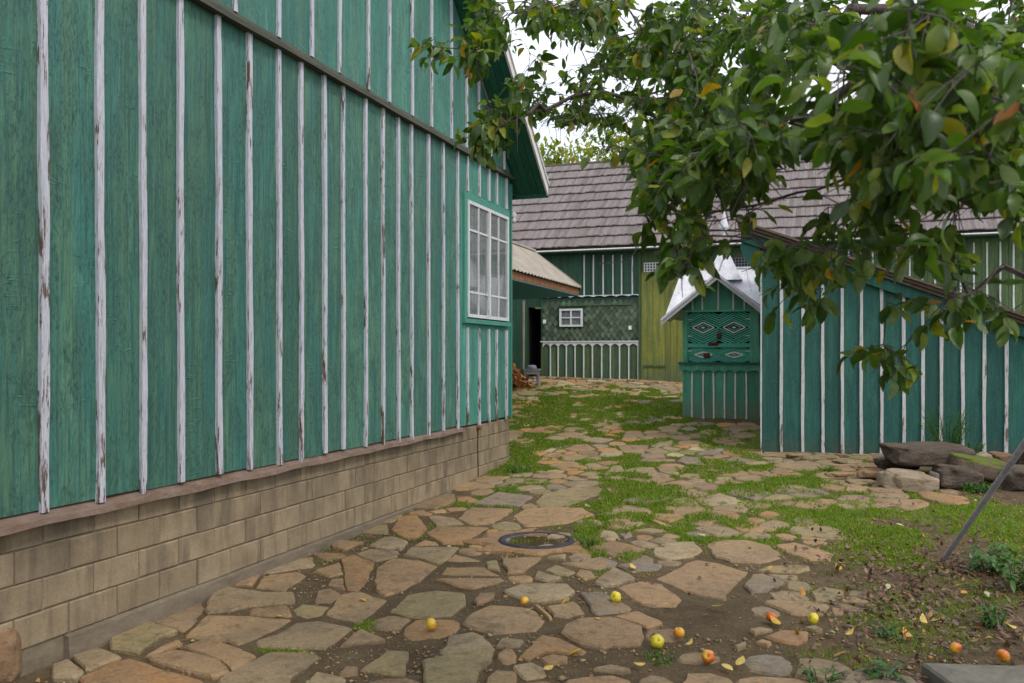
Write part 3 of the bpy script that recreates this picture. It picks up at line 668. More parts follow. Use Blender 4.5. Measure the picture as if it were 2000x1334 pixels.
for i in range(len(ue)-1):
    a_, b_ = ue[i]+.0015, ue[i+1]-.0015
    m = MB(); za, zb = ROOFZ(a_)-.03, ROOFZ(b_)-.03; y0 = -.032-rnd.uniform(0, .006)
    if a_ < 8 < b_: za = zb = max(za, zb)
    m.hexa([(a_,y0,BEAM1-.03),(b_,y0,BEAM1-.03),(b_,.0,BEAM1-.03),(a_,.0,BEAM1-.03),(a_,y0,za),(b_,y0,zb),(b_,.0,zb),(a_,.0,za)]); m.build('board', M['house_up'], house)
for u in ut:
    if u > S0+.05: strip(u, BEAM1-.01, ROOFZ(u)-.02, .045, -.062, -.036, .004).build('batten', M['batten'], house)
m = strip(0, S0, SC+.04, .10, -.0, .0, .002); 
m = MB(); n = 40                      # weathered ledge between the two storeys
for i in range(n):
    a_ = S0+(SC+.05-S0)*i/n; b_ = S0+(SC+.05-S0)*(i+1)/n; q = .008*math.sin(i*1.3); q2 = .008*math.sin((i+1)*1.3)
    m.hexa([(a_,-.085+q,BEAM0+q),(b_,-.085+q2,BEAM0+q2),(b_,-.0,BEAM0),(a_,-.0,BEAM0),(a_,-.075+q,BEAM0+.05+q),(b_,-.075+q2,BEAM0+.05+q2),(b_,-.036,BEAM1),(a_,-.036,BEAM1)])
m.build('ledge', M['ledge'], house)
# corner board and short return walls, back wall, so the house is closed
MB().box(SC, -.03, Z(-.95), SC+.05, .1, Z(2.6)).build('corner_board', M['frame_green'], house)
MB().box(SC-.06, .05, Z(-1.9), SC-.01, 7.9, Z(2.6)).build('side_wall', M['house'], house)
MB().box(S0, .05, Z(-2.2), S0+.05, 7.9, Z(2.6)).build('side_wall', M['house'], house)
MB().box(S0+.06, 7.9, Z(-2.2), SC-.1, 7.95, Z(2.6)).build('rear_wall', M['house'], house)
MB().box(S0+.06, .3, Z(-1.0), SC-.1, 7.8, Z(-.96)).build('floor_slab', M['dark'], house)
# window
wf = MB()
for (x0, z0, x1, z1) in ((WX0-.10, WZ0-.02, WX0, WZ1+.10), (WX1, WZ0-.02, WX1+.07, WZ1+.10), (WX0, WZ1, WX1, WZ1+.10)): wf.box(x0, -.036, z0, x1, .0, z1)
wf.box(WX0-.12, -.055, WZ0-.08, WX1+.08, .0, WZ0-.02)
win = wf.build('window', M['frame_green'], house)
fr = MB(); fw = .045; yy0, yy1 = -.050, -.01
fr.box(WX0, yy0, WZ0, WX0+fw, yy1, WZ1).box(WX1-fw, yy0, WZ0, WX1, yy1, WZ1).box(WX0+fw, yy0, WZ0, WX1-fw, yy1, WZ0+fw).box(WX0+fw, yy0, WZ1-fw, WX1-fw, yy1, WZ1)
fr.build('frame', M['white_wood'], win)
mc = HS(950); MB().box(mc-.03, -.06, WZ0+fw, mc+.03, yy1, WZ1-fw).build('mullion', M['white_wood'], win)
rows = [WZ0+fw, Z(.84), Z(1.68), WZ1-fw]
for (x0, x1) in ((WX0+fw, mc-.035), (mc+.035, WX1-fw)):
    xm = (x0+x1)/2
    MB().box(xm-.013, -.042, WZ0+fw, xm+.013, -.02, WZ1-fw).build('glazing_bar', M['white_wood'], win)
    for zr in rows[1:3]:
        MB().box(x0, -.040, zr-.014, xm-.017, -.022, zr+.014).box(xm+.017, -.040, zr-.014, x1, -.022, zr+.014).build('glazing_bar', M['white_wood'], win)
    for (p0, p1) in ((x0, xm-.016), (xm+.016, x1)):
        for r_ in range(3): MB().box(p0+.001, -.030, rows[r_]+(.017 if r_ else 0), p1-.001, -.026, rows[r_+1]-(.017 if r_ < 2 else 0)).build('pane', M['glass'], win)
room = MB()
room.add([(WX0-.3,.9,WZ0-.4),(WX1+.1,.9,WZ0-.4),(WX1+.1,.9,WZ1+.3),(WX0-.3,.9,WZ1+.3)], [(0,1,2,3)]); room.build('room', M['room'], win)
def curtain(x0, x1, z0, z1, y):
    m = MB(); n = 40
    for i in range(n+1):
        t = i/n; x = x0+(x1-x0)*t; yy = y+.012*math.sin(t*34)+.006*math.sin(t*71)
        m.v += [(x, yy, z0), (x, yy, z1)]
    m.f = [(2*i, 2*i+2, 2*i+3, 2*i+1) for i in range(n)]; return m
curtain(WX0+.02, mc-.02, WZ0, WZ1-.05, .03).build('curtain', M['curtain'], win)
curtain(mc+.02, mc+.22, WZ0+.0, WZ1-.1, .05).build('curtain', M['curtain'], win)
# sill, block foundation, footing
m = MB(); n = 44; s_end = HS(903)
for i in range(n):
    a_ = S0+(s_end-S0)*i/n; b_ = S0+(s_end-S0)*(i+1)/n
    f1 = lambda s_: .05+.035*(1-(s_-S0)/(s_end-S0))+.008*math.sin(s_*5); g1 = lambda s_: Z(-.985)+.006*math.sin(s_*7)-.02*(1-(s_-S0)/(s_end-S0))
    m.hexa([(a_,-f1(a_),g1(a_)-.035),(b_,-f1(b_),g1(b_)-.035),(b_,.04,g1(b_)-.03),(a_,.04,g1(a_)-.03),(a_,-f1(a_)+.01,g1(a_)),(b_,-f1(b_)+.01,g1(b_)),(b_,.04,Z(-.945)),(a_,.04,Z(-.945))])
m.build('sill', M['sill'], house)
course = .2; ZB = Z(-1.765)
MB().box(S0, .012, Z(-2.0), SC-.012, .2, Z(-.98)).build('mortar_bed', M['mortar'], house)
joint0 = HS(230)
for r_ in range(4):
    x = joint0 - .4*40 + (.2 if r_ % 2 else 0)
    while x < SC:
        a_, b_ = max(S0, x+.004), min(SC, x+.396)
        if b_-a_ > .05:
            z0 = ZB+r_*course+.004; z1 = min(ZB+(r_+1)*course-.004, Z(-.99)); j = rnd.uniform(0, .004); c = .006
            y = .003-j
            J = [(rnd.uniform(-.0025, .0025), rnd.uniform(-.0025, .0025)) for _ in range(4)]; c = rnd.uniform(.004, .010)
            vs = [(a_,.05,z0),(b_,.05,z0),(b_,.05,z1),(a_,.05,z1),(a_,y+c,z0),(b_,y+c,z0),(b_,y+c,z1),(a_,y+c,z1),(a_+c+J[0][0],y,z0+c+J[0][1]),(b_-c+J[1][0],y-.002,z0+c+J[1][1]),(b_-c+J[2][0],y,z1-c+J[2][1]),(a_+c+J[3][0],y-.001,z1-c+J[3][1])]
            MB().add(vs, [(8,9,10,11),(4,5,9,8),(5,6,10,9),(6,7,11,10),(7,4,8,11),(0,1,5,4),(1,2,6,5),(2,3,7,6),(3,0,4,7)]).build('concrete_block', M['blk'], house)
        x += .4
m = MB(); n = 60; f0 = HS(127)
for i in range(n):
    a_ = f0+(SC-f0)*i/n; b_ = f0+(SC-f0)*(i+1)/n; q = lambda s_: .035+.008*math.sin(s_*3.1)
    m.hexa([(a_,-q(a_)-.02,Z(-2.05)),(b_,-q(b_)-.02,Z(-2.05)),(b_,.011,Z(-2.05)),(a_,.011,Z(-2.05)),(a_,-q(a_),ZB-.01),(b_,-q(b_),ZB-.01),(b_,.011,ZB+.002),(a_,.011,ZB+.002)])
m.build('footing', M['footing'], house)
# pipe stub, and a dark tube drawn for the crack in the base
px_t, px_z = HF.tz(932, 835); MB().tube([(px_t,-.06,px_z),(px_t,.03,px_z)], [.032,.032], 10).build('pipe_stub', M['rust'], house)
MB().tube([(px_t,-.012,px_z-.03),(px_t-.01,-.012,px_z-.3),(px_t+.01,-.015,px_z-.7)], [.006]*3, 5).build('base_crack', M['dark'], house)
kx, kz = HF.tz(1000, 425); kx = SC
# roof with boarded overhang and white barge board
OH = .50
for (sa, sb) in ((14.43, 8.0), (1.57, 8.0)):
    za, zb = Z(2.50), Z(2.50)+.82*6.43
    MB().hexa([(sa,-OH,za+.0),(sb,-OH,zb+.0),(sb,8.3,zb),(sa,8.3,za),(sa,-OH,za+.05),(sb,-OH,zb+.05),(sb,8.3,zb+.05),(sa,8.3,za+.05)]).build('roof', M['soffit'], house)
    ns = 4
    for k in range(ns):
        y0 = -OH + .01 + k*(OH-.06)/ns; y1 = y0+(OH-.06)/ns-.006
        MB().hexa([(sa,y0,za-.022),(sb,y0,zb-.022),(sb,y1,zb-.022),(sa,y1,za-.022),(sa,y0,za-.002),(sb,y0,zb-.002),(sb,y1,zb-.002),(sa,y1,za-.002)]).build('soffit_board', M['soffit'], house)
    MB().hexa([(sa,-OH-.03,za-.05),(sb,-OH-.03,zb-.05),(sb,-OH-.003,zb-.05),(sa,-OH-.003,za-.05),(sa,-OH-.03,za+.09),(sb,-OH-.03,zb+.09),(sb,-OH-.003,zb+.09),(sa,-OH-.003,za+.09)]).build('barge_board', M['well_white'], house)
    MB().hexa([(sa-.0,-OH-.05,za+.095),(sb,-OH-.05,zb+.095),(sb,8.35,zb+.095),(sa,8.35,za+.095),(sa,-OH-.05,za+.13),(sb,-OH-.05,zb+.13),(sb,8.35,zb+.13),(sa,8.35,za+.13)]).build('roof_covering', M['tin'], house)
MB().box(14.431, -OH-.03, Z(2.42), 14.45, 8.3, Z(2.62)).build('eave_fascia', M['soffit'], house)
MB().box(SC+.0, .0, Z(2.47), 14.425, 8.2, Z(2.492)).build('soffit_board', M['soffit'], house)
lamp = empty('insulator', (*HF.world(SC+.05, -.02), Z(2.1)), HF.rz, 'white ceramic insulator on the house corner above the window', 'insulator')
MB().lathe([(0,.10),(.03,.10),(.055,.06),(.06,.02),(.04,.0),(.055,-.03),(.045,-.07),(.015,-.08),(0,-.08)], 14, .06, 0, 0).build('cap', M['ceramic'], lamp, True)
MB().box(0, -.012, -.02, .05, .012, .02).build('bracket', M['iron'], lamp)

# ------------------------------------------------------------------ shed (right)
SF = Frame(3.766, 13.2, C_, -S_)
SH = empty('teal_shed', (3.766, 13.2, 0), SF.rz, 'low teal shed with white battens and a sloping roof behind the rock pile', 'shed')
shp = [1526,1568,1607,1645,1682,1722,1765,1802,1838,1880,1922,1965]
st_ = [SF.t(p) for p in shp]; st_ += [st_[-1]+.29*k for k in range(1, 7)]; SL = st_[-1]+.15
RZ = lambda t: Z(1.87)-.393*t
ed = [0]+st_+[SL]
def sg(t): x_, y_ = SF.world(t, 0); return gz(x_, y_)
for i in range(len(ed)-1):
    a_, b_ = ed[i]+.001, ed[i+1]-.001; y0 = -rnd.uniform(0, .006)
    zb = min(sg(a_), sg(b_))-.0+rnd.uniform(.0, .02)
    MB().hexa([(a_,y0,zb),(b_,y0,zb),(b_,.03,zb),(a_,.03,zb),(a_,y0,RZ(a_)-.2),(b_,y0,RZ(b_)-.2),(b_,.03,RZ(b_)-.2),(a_,.03,RZ(a_)-.2)]).build('board', M['shed'], SH)
for t_ in st_: strip(t_, sg(t_)-rnd.uniform(-.02, .04), RZ(t_)-.22, .045, -.03, -.007, .003).build('batten', M['shed_batten'], SH)
strip(.012, sg(0)+.02, Z(1.30), .022, -.032, .03, .001).build('corner_batten', M['shed_batten'], SH)
MB().prism([(-.02,Z(.95)),(0,Z(.95)),(0,Z(1.70)),(-.26,Z(1.80)),(-.29,Z(1.62)),(-.25,Z(1.50)),(-.20,Z(1.42)),(-.15,Z(1.34)),(-.08,Z(1.27)),(-.03,Z(1.15))], -.05, .05).build('corbel', M['shed_trim'], SH)
for k, (dz0, dz1, oh, mm) in enumerate(((-.26, -.10, .10, 'shed_trim'), (-.095, -.05, .16, 'oldwood'), (-.045, -.0, .20, 'oldwood'), (.005, .04, .24, 'oldwood'))):
    a_, b_ = -.28-.02*k, SL+.3
    MB().hexa([(a_,-oh,RZ(a_)+dz0),(b_,-oh,RZ(b_)+dz0),(b_,-oh+.02 if k == 0 else 3.2,RZ(b_)+dz0),(a_,-oh+.02 if k == 0 else 3.2,RZ(a_)+dz0),
               (a_,-oh,RZ(a_)+dz1),(b_,-oh,RZ(b_)+dz1),(b_,-oh+.02 if k == 0 else 3.2,RZ(b_)+dz1),(a_,-oh+.02 if k == 0 else 3.2,RZ(a_)+dz1)]).build(['fascia','roof_layer','roof_layer','roof_layer'][k], M[mm], SH)
MB().hexa([(0,.04,Z(-1.6)),(.03,.04,Z(-1.6)),(.03,3.0,Z(-1.6)),(0,3.0,Z(-1.6)),(0,.04,Z(1.6)),(.03,.04,Z(1.6)),(.03,3.0,Z(1.6)),(0,3.0,Z(1.6))]).build('side_wall', M['shed'], SH)
MB().hexa([(0,3.0,Z(-1.6)),(SL,3.0,Z(-1.6)),(SL,3.03,Z(-1.6)),(0,3.03,Z(-1.6)),(0,3.0,RZ(0)-.2),(SL,3.0,RZ(SL)-.2),(SL,3.03,RZ(SL)-.2),(0,3.03,RZ(0)-.2)]).build('rear_wall', M['shed'], SH)

# rock builder
def rock_mesh(name, mat, sx, sy, sz_, seed, flat=.5, sub=3, rough=.22):
    import bmesh
    bm = bmesh.new(); bmesh.ops.create_icosphere(bm, subdivisions=sub, radius=1)
    for v in bm.verts:
        p = v.co.copy(); n_ = mnoise.noise(p*1.3+Vector((seed, 0, 0)))*rough*2 + mnoise.noise(p*3.1+Vector((0, seed, 0)))*rough*.6
        p *= (1+n_)
        q = Vector((math.copysign(min(abs(p.x), 1)**.75, p.x), math.copysign(min(abs(p.y), 1)**.75, p.y), math.copysign(abs(p.z)**flat*.8, p.z)))
        q.z = max(-.8, min(.75+.12*mnoise.noise(p*2+Vector((seed, 4, 1))), q.z))
        v.co = Vector((q.x*sx, q.y*sy, q.z*sz_))
    me = bpy.data.meshes.new(name); bm.to_mesh(me); bm.free(); me.materials.append(mat); return me
for k in range(16):
    t_ = -.05+k*.24+rnd.uniform(-.05, .05); wx, wy = SF.world(t_, -.03)
    if t_ < 2.2: link('base_stone', rock_mesh('base_stone', M['stone'], rnd.uniform(.12, .2), .10, rnd.uniform(.035, .06), k*3.3, .4, 2), SH, (t_, -.04, sg(t_)-.01), (0, 0, rnd.uniform(-.2, .2)))
def rock(name, label, px, py, Y, sx, sy, sz_, mat, seed, rot=(0, 0, 0), rough=.22, group=None):
    p = at(px, py, Y); o = link(name, rock_mesh(name, mat, sx, sy, sz_, seed, .45, 4, rough), None, p, rot); tag(o, label, 'rock', group); return o
rock('rock', 'large flat dark rock slab on top of the rock pile', 1815, 887, 10.9, .56, .3, .17, M['rock'], 3.1, (.06, .02, .05), .15)
rock('rock', 'pale tan wedge-shaped rock at the foot of the rock pile', 1772, 938, 10.5, .32, .22, .14, M['rock_light'], 8.4, (.08, .10, -.1))
rock('rock', 'dark upright brown rock under the flat slab, next to the pale one', 1868, 932, 10.55, .30, .24, .19, M['rock'], 5.2, (0, .1, .2), .15)
rock('rock', 'long mossy sloping rock with green top in the pile', 1915, 912, 10.7, .45, .30, .17, M['rock_moss'], 12.7, (.1, .18, .1), .12)
rock('rock', 'dark low rock in deep shade at the right end of the pile', 1995, 935, 10.5, .34, .3, .20, M['rock'], 15.7, (0, 0, .3), .18)
rock('rock', 'small cream coloured rock lying on top of the mossy rock', 1918, 893, 10.85, .10, .08, .06, M['rock_light'], 21.7, (.1, -.2, .4))
rock('rock', 'rusty brown rock behind the pole near the cream rock', 1956, 896, 11.2, .17, .14, .10, M['rock_brown'], 25.1, (.1, .1, .2))
rock('rock', 'grey-green rock supporting the left end of the flat slab', 1750, 905, 11.3, .27, .2, .10, M['rock'], 31.3, (0, .05, .1), .15)
rock('rock', 'orange-brown flat stone left of the pale wedge rock', 1705, 925, 11.0, .20, .12, .06, M['rock_brown'], 41.3, (0, .0, .1), .15)
rock('rock', 'thin grey upright stone between the pale and the brown rock', 1822, 938, 10.45, .05, .08, .13, M['slab'], 44.3, (0, .15, .1), .15)
rock('rock', 'large rock at the far right beyond the pole', 2060, 900, 10.9, .4, .3, .26, M['rock'], 51.3, (0, .0, .1), .15)
rock('rock', 'rust-brown rough boulder against the house base beside the nearest blocks', 2, 1278, 5.15, .11, .16, .24, M['rock_brown'], 61, (0, 0, .3), .15)
for k in range(7):
    px, py = [(1655,905),(1690,915),(1640,930),(1600,897),(1560,893),(1730,962),(1680,945)][k]
    x, y = on_ground(px, py); tag(link('flat_stone', rock_mesh('flat_stone', M['stone'], rnd.uniform(.15, .24), .12, .04, k*7.7, .4, 3), None, (x, y, gz(x, y)+.02), (0, 0, rnd.uniform(-.3, .3))),
        ['flat loose stone leftmost but two before the teal shed, near its wall','flat loose stone against the rusty brown rock before the shed','flat loose stone in front of the one nearest the middle of the shed','flat loose stone close under the fourth shed batten','leftmost flat loose stone at the foot of the shed wall','flat loose stone in the grass in front of the pale wedge rock','flat loose stone left of the pale wedge rock, nearest the grass'][k], 'stone', 'loose flat stones before the teal shed')

# ------------------------------------------------------------------ well house
WFm = Frame(3.232, 16.5, C_, -S_)
WE = empty('well_house', (3.232, 16.5, 0), WFm.rz, 'small green well house with diamond lattice and a white tin roof', 'well')
WW = WFm.t(1482); WD = 1.3
wb = [WFm.t(p) for p in (1352,1374,1394,1415,1436,1458)]
zt = Z(-.30); zb = Z(-1.32)
ed = [0]+wb+[WW]
for i in range(len(ed)-1): MB().box(ed[i]+.001, -rnd.uniform(0, .004), zb, ed[i+1]-.001, .03, zt).build('board', M['well'], WE)
for t_ in wb: strip(t_, zb+.12+rnd.uniform(-.03, .02), zt-.02, .03, -.022, -.005, .004).build('batten', M['well_white'], WE)
MB().box(0, .03, zb, .03, WD, zt).build('side_wall', M['well'], WE); MB().box(WW-.03, .03, zb, WW, WD, zt).build('side_wall', M['well'], WE); MB().box(.03, WD-.03, zb, WW-.03, WD, Z(.8)).build('rear_wall', M['well'], WE)
poly = [(-.06, Z(-.18)), (-.06, zt+.02)]
edz = [-.04]+wb+[WW+.04]
for i in range(len(edz)-1):
    a_, b_ = edz[i], edz[i+1]
    for k in range(7): u = k/6; poly.append((a_+(b_-a_)*u, zt-.045+.05*math.sin(u*math.pi)))
poly += [(WW+.06, zt+.02), (WW+.06, Z(-.18))]
MB().prism(poly[::-1], -.045, -.024).build('scalloped_board', M['well'], WE)
MB().box(-.07, -.08, Z(-.18), WW+.07, .1, Z(-.15)).build('ledge', M['shed_trim'], WE)
PL, PR, PB, PT = WFm.t(1343), WFm.t(1464), Z(-.15), Z(.80)
for (x0, x1, nm) in ((0, PL, 'post'), (PR, WW, 'post')):
    for yy in (0, WD-.1): MB().box(x0, yy, PB, x1, yy+.1, Z(.80)).build(nm, M['well'], WE)
MB().box(PL, .03, Z(.13), PR, .06, Z(.205)).build('rail', M['lattice'], WE)
MB().box(PL, .0, PT, PR, .05, PT+.03).build('rail', M['lattice'], WE)
MB().box(PL+.0, .12, PB, PR, .14, PT).build('painted_shade_panel', M['dark'], WE)  # near-black sheet paints the shade inside the well house behind the slats
def cellrings(x0, x1, z0, z1, a_, b_, step, kw):
    cx, cz = (x0+x1)/2, (z0+z1)/2; k = .0
    def seg(p, q, mat, wd, y):
        # clip segment to the cell
        t0, t1 = 0., 1.; d = (q[0]-p[0], q[1]-p[1])
        for pp, dd, lo, hi in ((p[0], d[0], x0, x1), (p[1], d[1], z0, z1)):
            ta, tb = (lo-pp)/dd, (hi-pp)/dd
            if ta > tb: ta, tb = tb, ta
            t0, t1 = max(t0, ta), min(t1, tb)
        if t1-t0 < .03: return
        A = (p[0]+d[0]*t0, y, p[1]+d[1]*t0); B = (p[0]+d[0]*t1, y, p[1]+d[1]*t1)
        MB().bar(A, B, wd*1.3, .014).build('slat', mat, WE)
    for j, k in enumerate(kw):
        mat = M['well_white'] if j == 0 else M['lattice']; y = .045 if j == 0 else .06+(j % 2)*.016
        for sx in (1, -1):
            for sz_ in (1, -1): seg((cx+sx*a_*k, cz), (cx, cz+sz_*b_*k), mat, .020 if j else .018, y+(.013 if sx*sz_ > 0 else 0))
    MB().prism([(cx-a_*.22, cz), (cx, cz-b_*.22), (cx+a_*.22, cz), (cx, cz+b_*.22)], .045, .055).build('diamond', M['well_white'], WE)
xm = (PL+PR)/2
KW = [1, .58, 1.44, 1.88, 2.32, 2.76, 3.2, 3.64]
cellrings(PL, xm, Z(.205), PT, .205, .100, .3, KW); cellrings(xm, PR, Z(.205), PT, .205, .100, .3, KW)
cellrings(PL, xm, PB, Z(.13), .165, .050, .3, KW); cellrings(xm, PR, PB, Z(.13), .165, .050, .3, KW)
# white darts at the panel edges
for (xe, sg_) in ((PL, 1), (PR, -1)):
    for zz in (Z(.655), Z(.345), Z(.06)):
        MB().prism([(xe, zz-.012), (xe+sg_*.10, zz), (xe, zz+.012)][::sg_], .035, .05).build('dart', M['well_white'], WE)
for (px, py, sx, sz_) in ((1393, 672, .13, .05), (1404, 655, .05, .08), (1380, 694, .07, .07)):
    t_, z_ = WFm.tz(px, py); link('rusty_patch', rock_mesh('rusty_patch', M['rust_dark'], sx*.9, .016, sz_*.8, px, .6, 3, .35), WE, (t_, .03, z_))
# gable boards and roof
AX = WFm.t(1404); AZ = Z(1.47); GL, GR, GZb = AX-1.0, AX+1.0, Z(.66); OHW = -.32
slope = (AZ-GZb)/1.0
gbt = [WFm.t(p) for p in (1353,1372,1403,1432,1454)]
ge = [0.0]+gbt+[WW]
gtop = lambda x: AZ-.05-slope*abs(x-AX)
for i in range(len(ge)-1):
    a_, b_ = ge[i]+.001, ge[i+1]-.001; z0 = PT+.03
    if a_ < AX < b_: pts = [(a_, z0), (b_, z0), (b_, gtop(b_)), (AX, gtop(AX)), (a_, gtop(a_))]
    else: pts = [(a_, z0), (b_, z0), (b_, gtop(b_)), (a_, gtop(a_))]
    MB().prism(pts, -.005, .025).build('gable_board', M['well'], WE)
for t_ in gbt: strip(t_, PT+.03, gtop(t_)-.01, .028, -.022, -.006, .002).build('batten', M['well_white'], WE)
RY = .75; RZZ = Z(1.66)
for sg_ in (-1, 1):     # cross gable roof sheets (tin), then embossed barge
    e = AX+sg_*1.02
    MB().hexa([(AX,OHW,AZ),(e,OHW,GZb-.02),(e,RY,GZb-.02),(AX,RY,AZ)]+[(AX,OHW,AZ+.02),(e,OHW,GZb),(e,RY,GZb),(AX,RY,AZ+.02)]).build('roof_sheet', M['tin'], WE)
    MB().hexa([(AX,OHW-.03,AZ-.10),(e,OHW-.03,GZb-.12),(e,OHW-.004,GZb-.12),(AX,OHW-.004,AZ-.10),(AX,OHW-.03,AZ+.035),(e,OHW-.03,GZb+.015),(e,OHW-.004,GZb+.015),(AX,OHW-.004,AZ+.035)]).build('barge_board', M['emboss'], WE)
    MB().bar((AX, OHW-.04, AZ+.0), (e, OHW-.04, GZb-.02), .03, .02).build('edge_roll', M['tin'], WE)
XL, XR = AX-.98, AX+1.02; EY0, EZ = -.20, Z(.70)
XT, XTR = AX-.80, AX+.86
MB().add([(XL,EY0,EZ),(XR,EY0,EZ),(XTR,RY,RZZ),(XT,RY,RZZ),(XL,RY*2-EY0,EZ),(XR,RY*2-EY0,EZ),(AX,.58,AZ+.012),(AX,RY,RZZ)], [(0,6,7,3),(6,1,2,7),(5,4,3,7,2),(4,0,3),(1,5,2)]).build('main_roof', M['tin'], WE)
MB().tube([(XT,RY,RZZ+.01),(XTR,RY,RZZ+.01)], [.025,.025], 8).build('ridge_roll', M['emboss'], WE)
for (xa_, xb_) in ((XT+.1, XL+.1), (XTR-.1, XR-.1), (XT+.35, XL+.33), (XTR-.4, XR-.38)):
    MB().bar((xa_,RY-.02,RZZ+.012),((xa_+xb_)/2+(.0 if abs(xa_-AX)>.6 else 0),(RY+EY0)/2,(RZZ+EZ)/2+.012), .012, .014, (0,-.5,1)).build('seam', M['tin'], WE)
sp = MB(); prof = [(.42,.0),(.30,.18),(.21,.34),(.13,.50),(.06,.62),(.025,.70),(.02,.78)]
b0 = len(sp.v)
for r_, z_ in prof:
    for k in range(4):
        a_ = math.pi/4+k*math.pi/2; sp.v.append((AX+.02+r_*1.25*math.cos(a_), RY+r_*1.25*math.sin(a_), Z(1.42)+z_))
for i in range(len(prof)-1):
    for k in range(4): sp.f.append((i*4+k, i*4+(k+1) % 4, (i+1)*4+(k+1) % 4, (i+1)*4+k))
sp.build('spire', M['tin'], WE)
MB().lathe([(.018,.0),(.018,.10),(.05,.12),(.03,.15),(.015,.18),(.02,.22),(.09,.27),(.085,.32),(.05,.45),(.02,.58),(.008,.68),(0,.69)], 14, AX+.02, RY, Z(2.18)).build('finial', M['tin'], WE, True)
MB().box(-.15, -.1, Z(-1.45), WW+.1, WD+.1, Z(-1.25)).build('plinth', M['rust'], WE)

# ------------------------------------------------------------------ barn
BF = Frame(3.235, 22.0, C_, -S_)
BN = empty('long_barn', (3.235, 22.0, 0), BF.rz, 'long dark green barn with a grey wooden shingle roof across the yard', 'barn')
bz = lambda px, py: BF.tz(px, py)[1]
BT = BF.t
BL, BR = -7.5, 15.0
ZG = Z(-.72); ZE = Z(2.62)
x_a, x_b = BT(1030), BT(1056); x_c, x_d = BT(1250), BT(1334)
zup = bz(1190, 577); zdo = bz(1150, 668)
# behind boards: base wall
MB().box(BL, .06, ZG-.4, x_a, .12, ZE).box(x_a, .06, bz(1040, 600), x_b, .12, ZE).box(x_b, .06, ZG-.4, BR, .12, ZE).build('wall', M['barn_dark'], BN)
MB().box(x_a, .9, ZG-.4, x_b, .95, bz(1040, 600)).box(x_a-.02,.12,ZG-.4,x_a,.9,bz(1040,600)).box(x_b,.12,ZG-.4,x_b+.02,.9,bz(1040,600)).build('doorway', M['dark'], BN)  # near-black lining paints the darkness inside the door opening
def boards(xa, xb, z0, z1, w_, mat, y0=.02, name='board'):
    n = max(1, round((xb-xa)/w_)); out = []
    for i in range(n):
        a_ = xa+(xb-xa)*i/n; b_ = xa+(xb-xa)*(i+1)/n
        MB().box(a_+.003, y0-rnd.uniform(0, .006), z0, b_-.003, .058, z1).build(name, M[mat], BN)
boards(BL, x_a-.02, ZG, ZE, .3, 'barn_dark'); 
boards(x_b, BT(1137), zup, ZE, .25, 'barn_dark')
boards(BT(1137), x_c, zup, ZE, .23, 'barn_dark')
for p in (1141,1159,1178,1197,1214,1235): strip(BT(p), zup+.02, bz(p, 498), .034, -.005, .015, .002).build('batten', M['barn_batten'], BN)
def scallop(xa, xb, z, n, h=.05, th=.035, y0=-.02, y1=.0, name='valance'):
    po = [(xa, z+th)]; 
    for i in range(n):
        a_ = xa+(xb-xa)*i/n; b_ = xa+(xb-xa)*(i+1)/n
        for k in range(6): u = k/6; po.append((a_+(b_-a_)*u, z-h+h*math.sin(u*math.pi)))
    po += [(xb, z-h), (xb, z+th)]
    MB().prism(po[::-1] if False else po, y0, y1).build(name, M['barn_batten'], BN)
scallop(BT(1050), x_c, zup, 9, .035, .015, -.03, .0)
# lower arcade
lowb = [1075,1090,1106,1123,1140,1157,1175,1192,1210,1228,1246]
boards(x_b, x_c, ZG, zdo, .22, 'barn_blue')
lx = [BT(p) for p in lowb]
po = [(BT(1060), zdo), ]
edges_ = [BT(1060)]+lx
for i in range(len(edges_)-1):
    a_, b_ = edges_[i], edges_[i+1]
    for k in range(8): u = k/8; po.append((a_+(b_-a_)*u, zdo-.15+.10*math.sin(u*math.pi)**.6))
po += [(lx[-1], zdo-.15), (lx[-1]+.02, zdo-.15), (lx[-1]+.02, zdo)]
MB().prism(po, -.012, .004).build('arched_trim', M['barn_batten'], BN)
for x_ in lx: strip(x_, ZG+.03, zdo-.1, .030, -.012, .012, .001).build('batten', M['barn_batten'], BN)
MB().box(x_b, -.03, zdo, x_c, .03, zdo+.03).build('rail', M['barn_batten'], BN)
# scale panel with window
wx0, wx1 = BT(1093), BT(1138); wz0, wz1 = bz(1115, 638), bz(1115, 603)
tile = MB().add([(-.075,0,0),(0,-.012,-.10),(.075,0,0),(0,.012,.10),(-.075,.012,0),(0,0,-.10),(.075,.012,0)], [(0,1,2,3),(0,4,5,1),(1,5,6,2)]).mesh('scale_tile', M['scale'])
MB().box(x_b, .03, zdo+.03, x_c, .058, zup-.05).build('panel', M['barn_dark'], BN)
z_ = zdo+.1; r_ = 0
while z_ < zup-.1:
    x_ = x_b+.1+(.075 if r_ % 2 else 0)
    while x_ < x_c-.05:
        if not (wx0-.07 < x_ < wx1+.07 and wz0-.08 < z_ < wz1+.08): link('scale_tile', tile, BN, (x_, .015-.003*(r_ % 3), z_), (0, 0, 0))
        x_ += .15
    z_ += .1; r_ += 1
MB().box(BT(1095), -.02, bz(1150, 597), BT(1232), .0, bz(1150, 594.5)).build('strip', M['barn_green'], BN)
wfr = MB().box(wx0, -.03, wz0, wx0+.05, .03, wz1).box(wx1-.05, -.03, wz0, wx1, .03, wz1).box(wx0+.05, -.03, wz0, wx1-.05, .03, wz0+.05).box(wx0+.05, -.03, wz1-.05, wx1-.05, .03, wz1).build('window', M['barn_batten'], BN)
MB().box((wx0+wx1)/2-.018, -.025, wz0+.05, (wx0+wx1)/2+.018, .01, wz1-.05).build('glazing_bar', M['barn_batten'], wfr)
zm_ = (wz0+wz1)/2
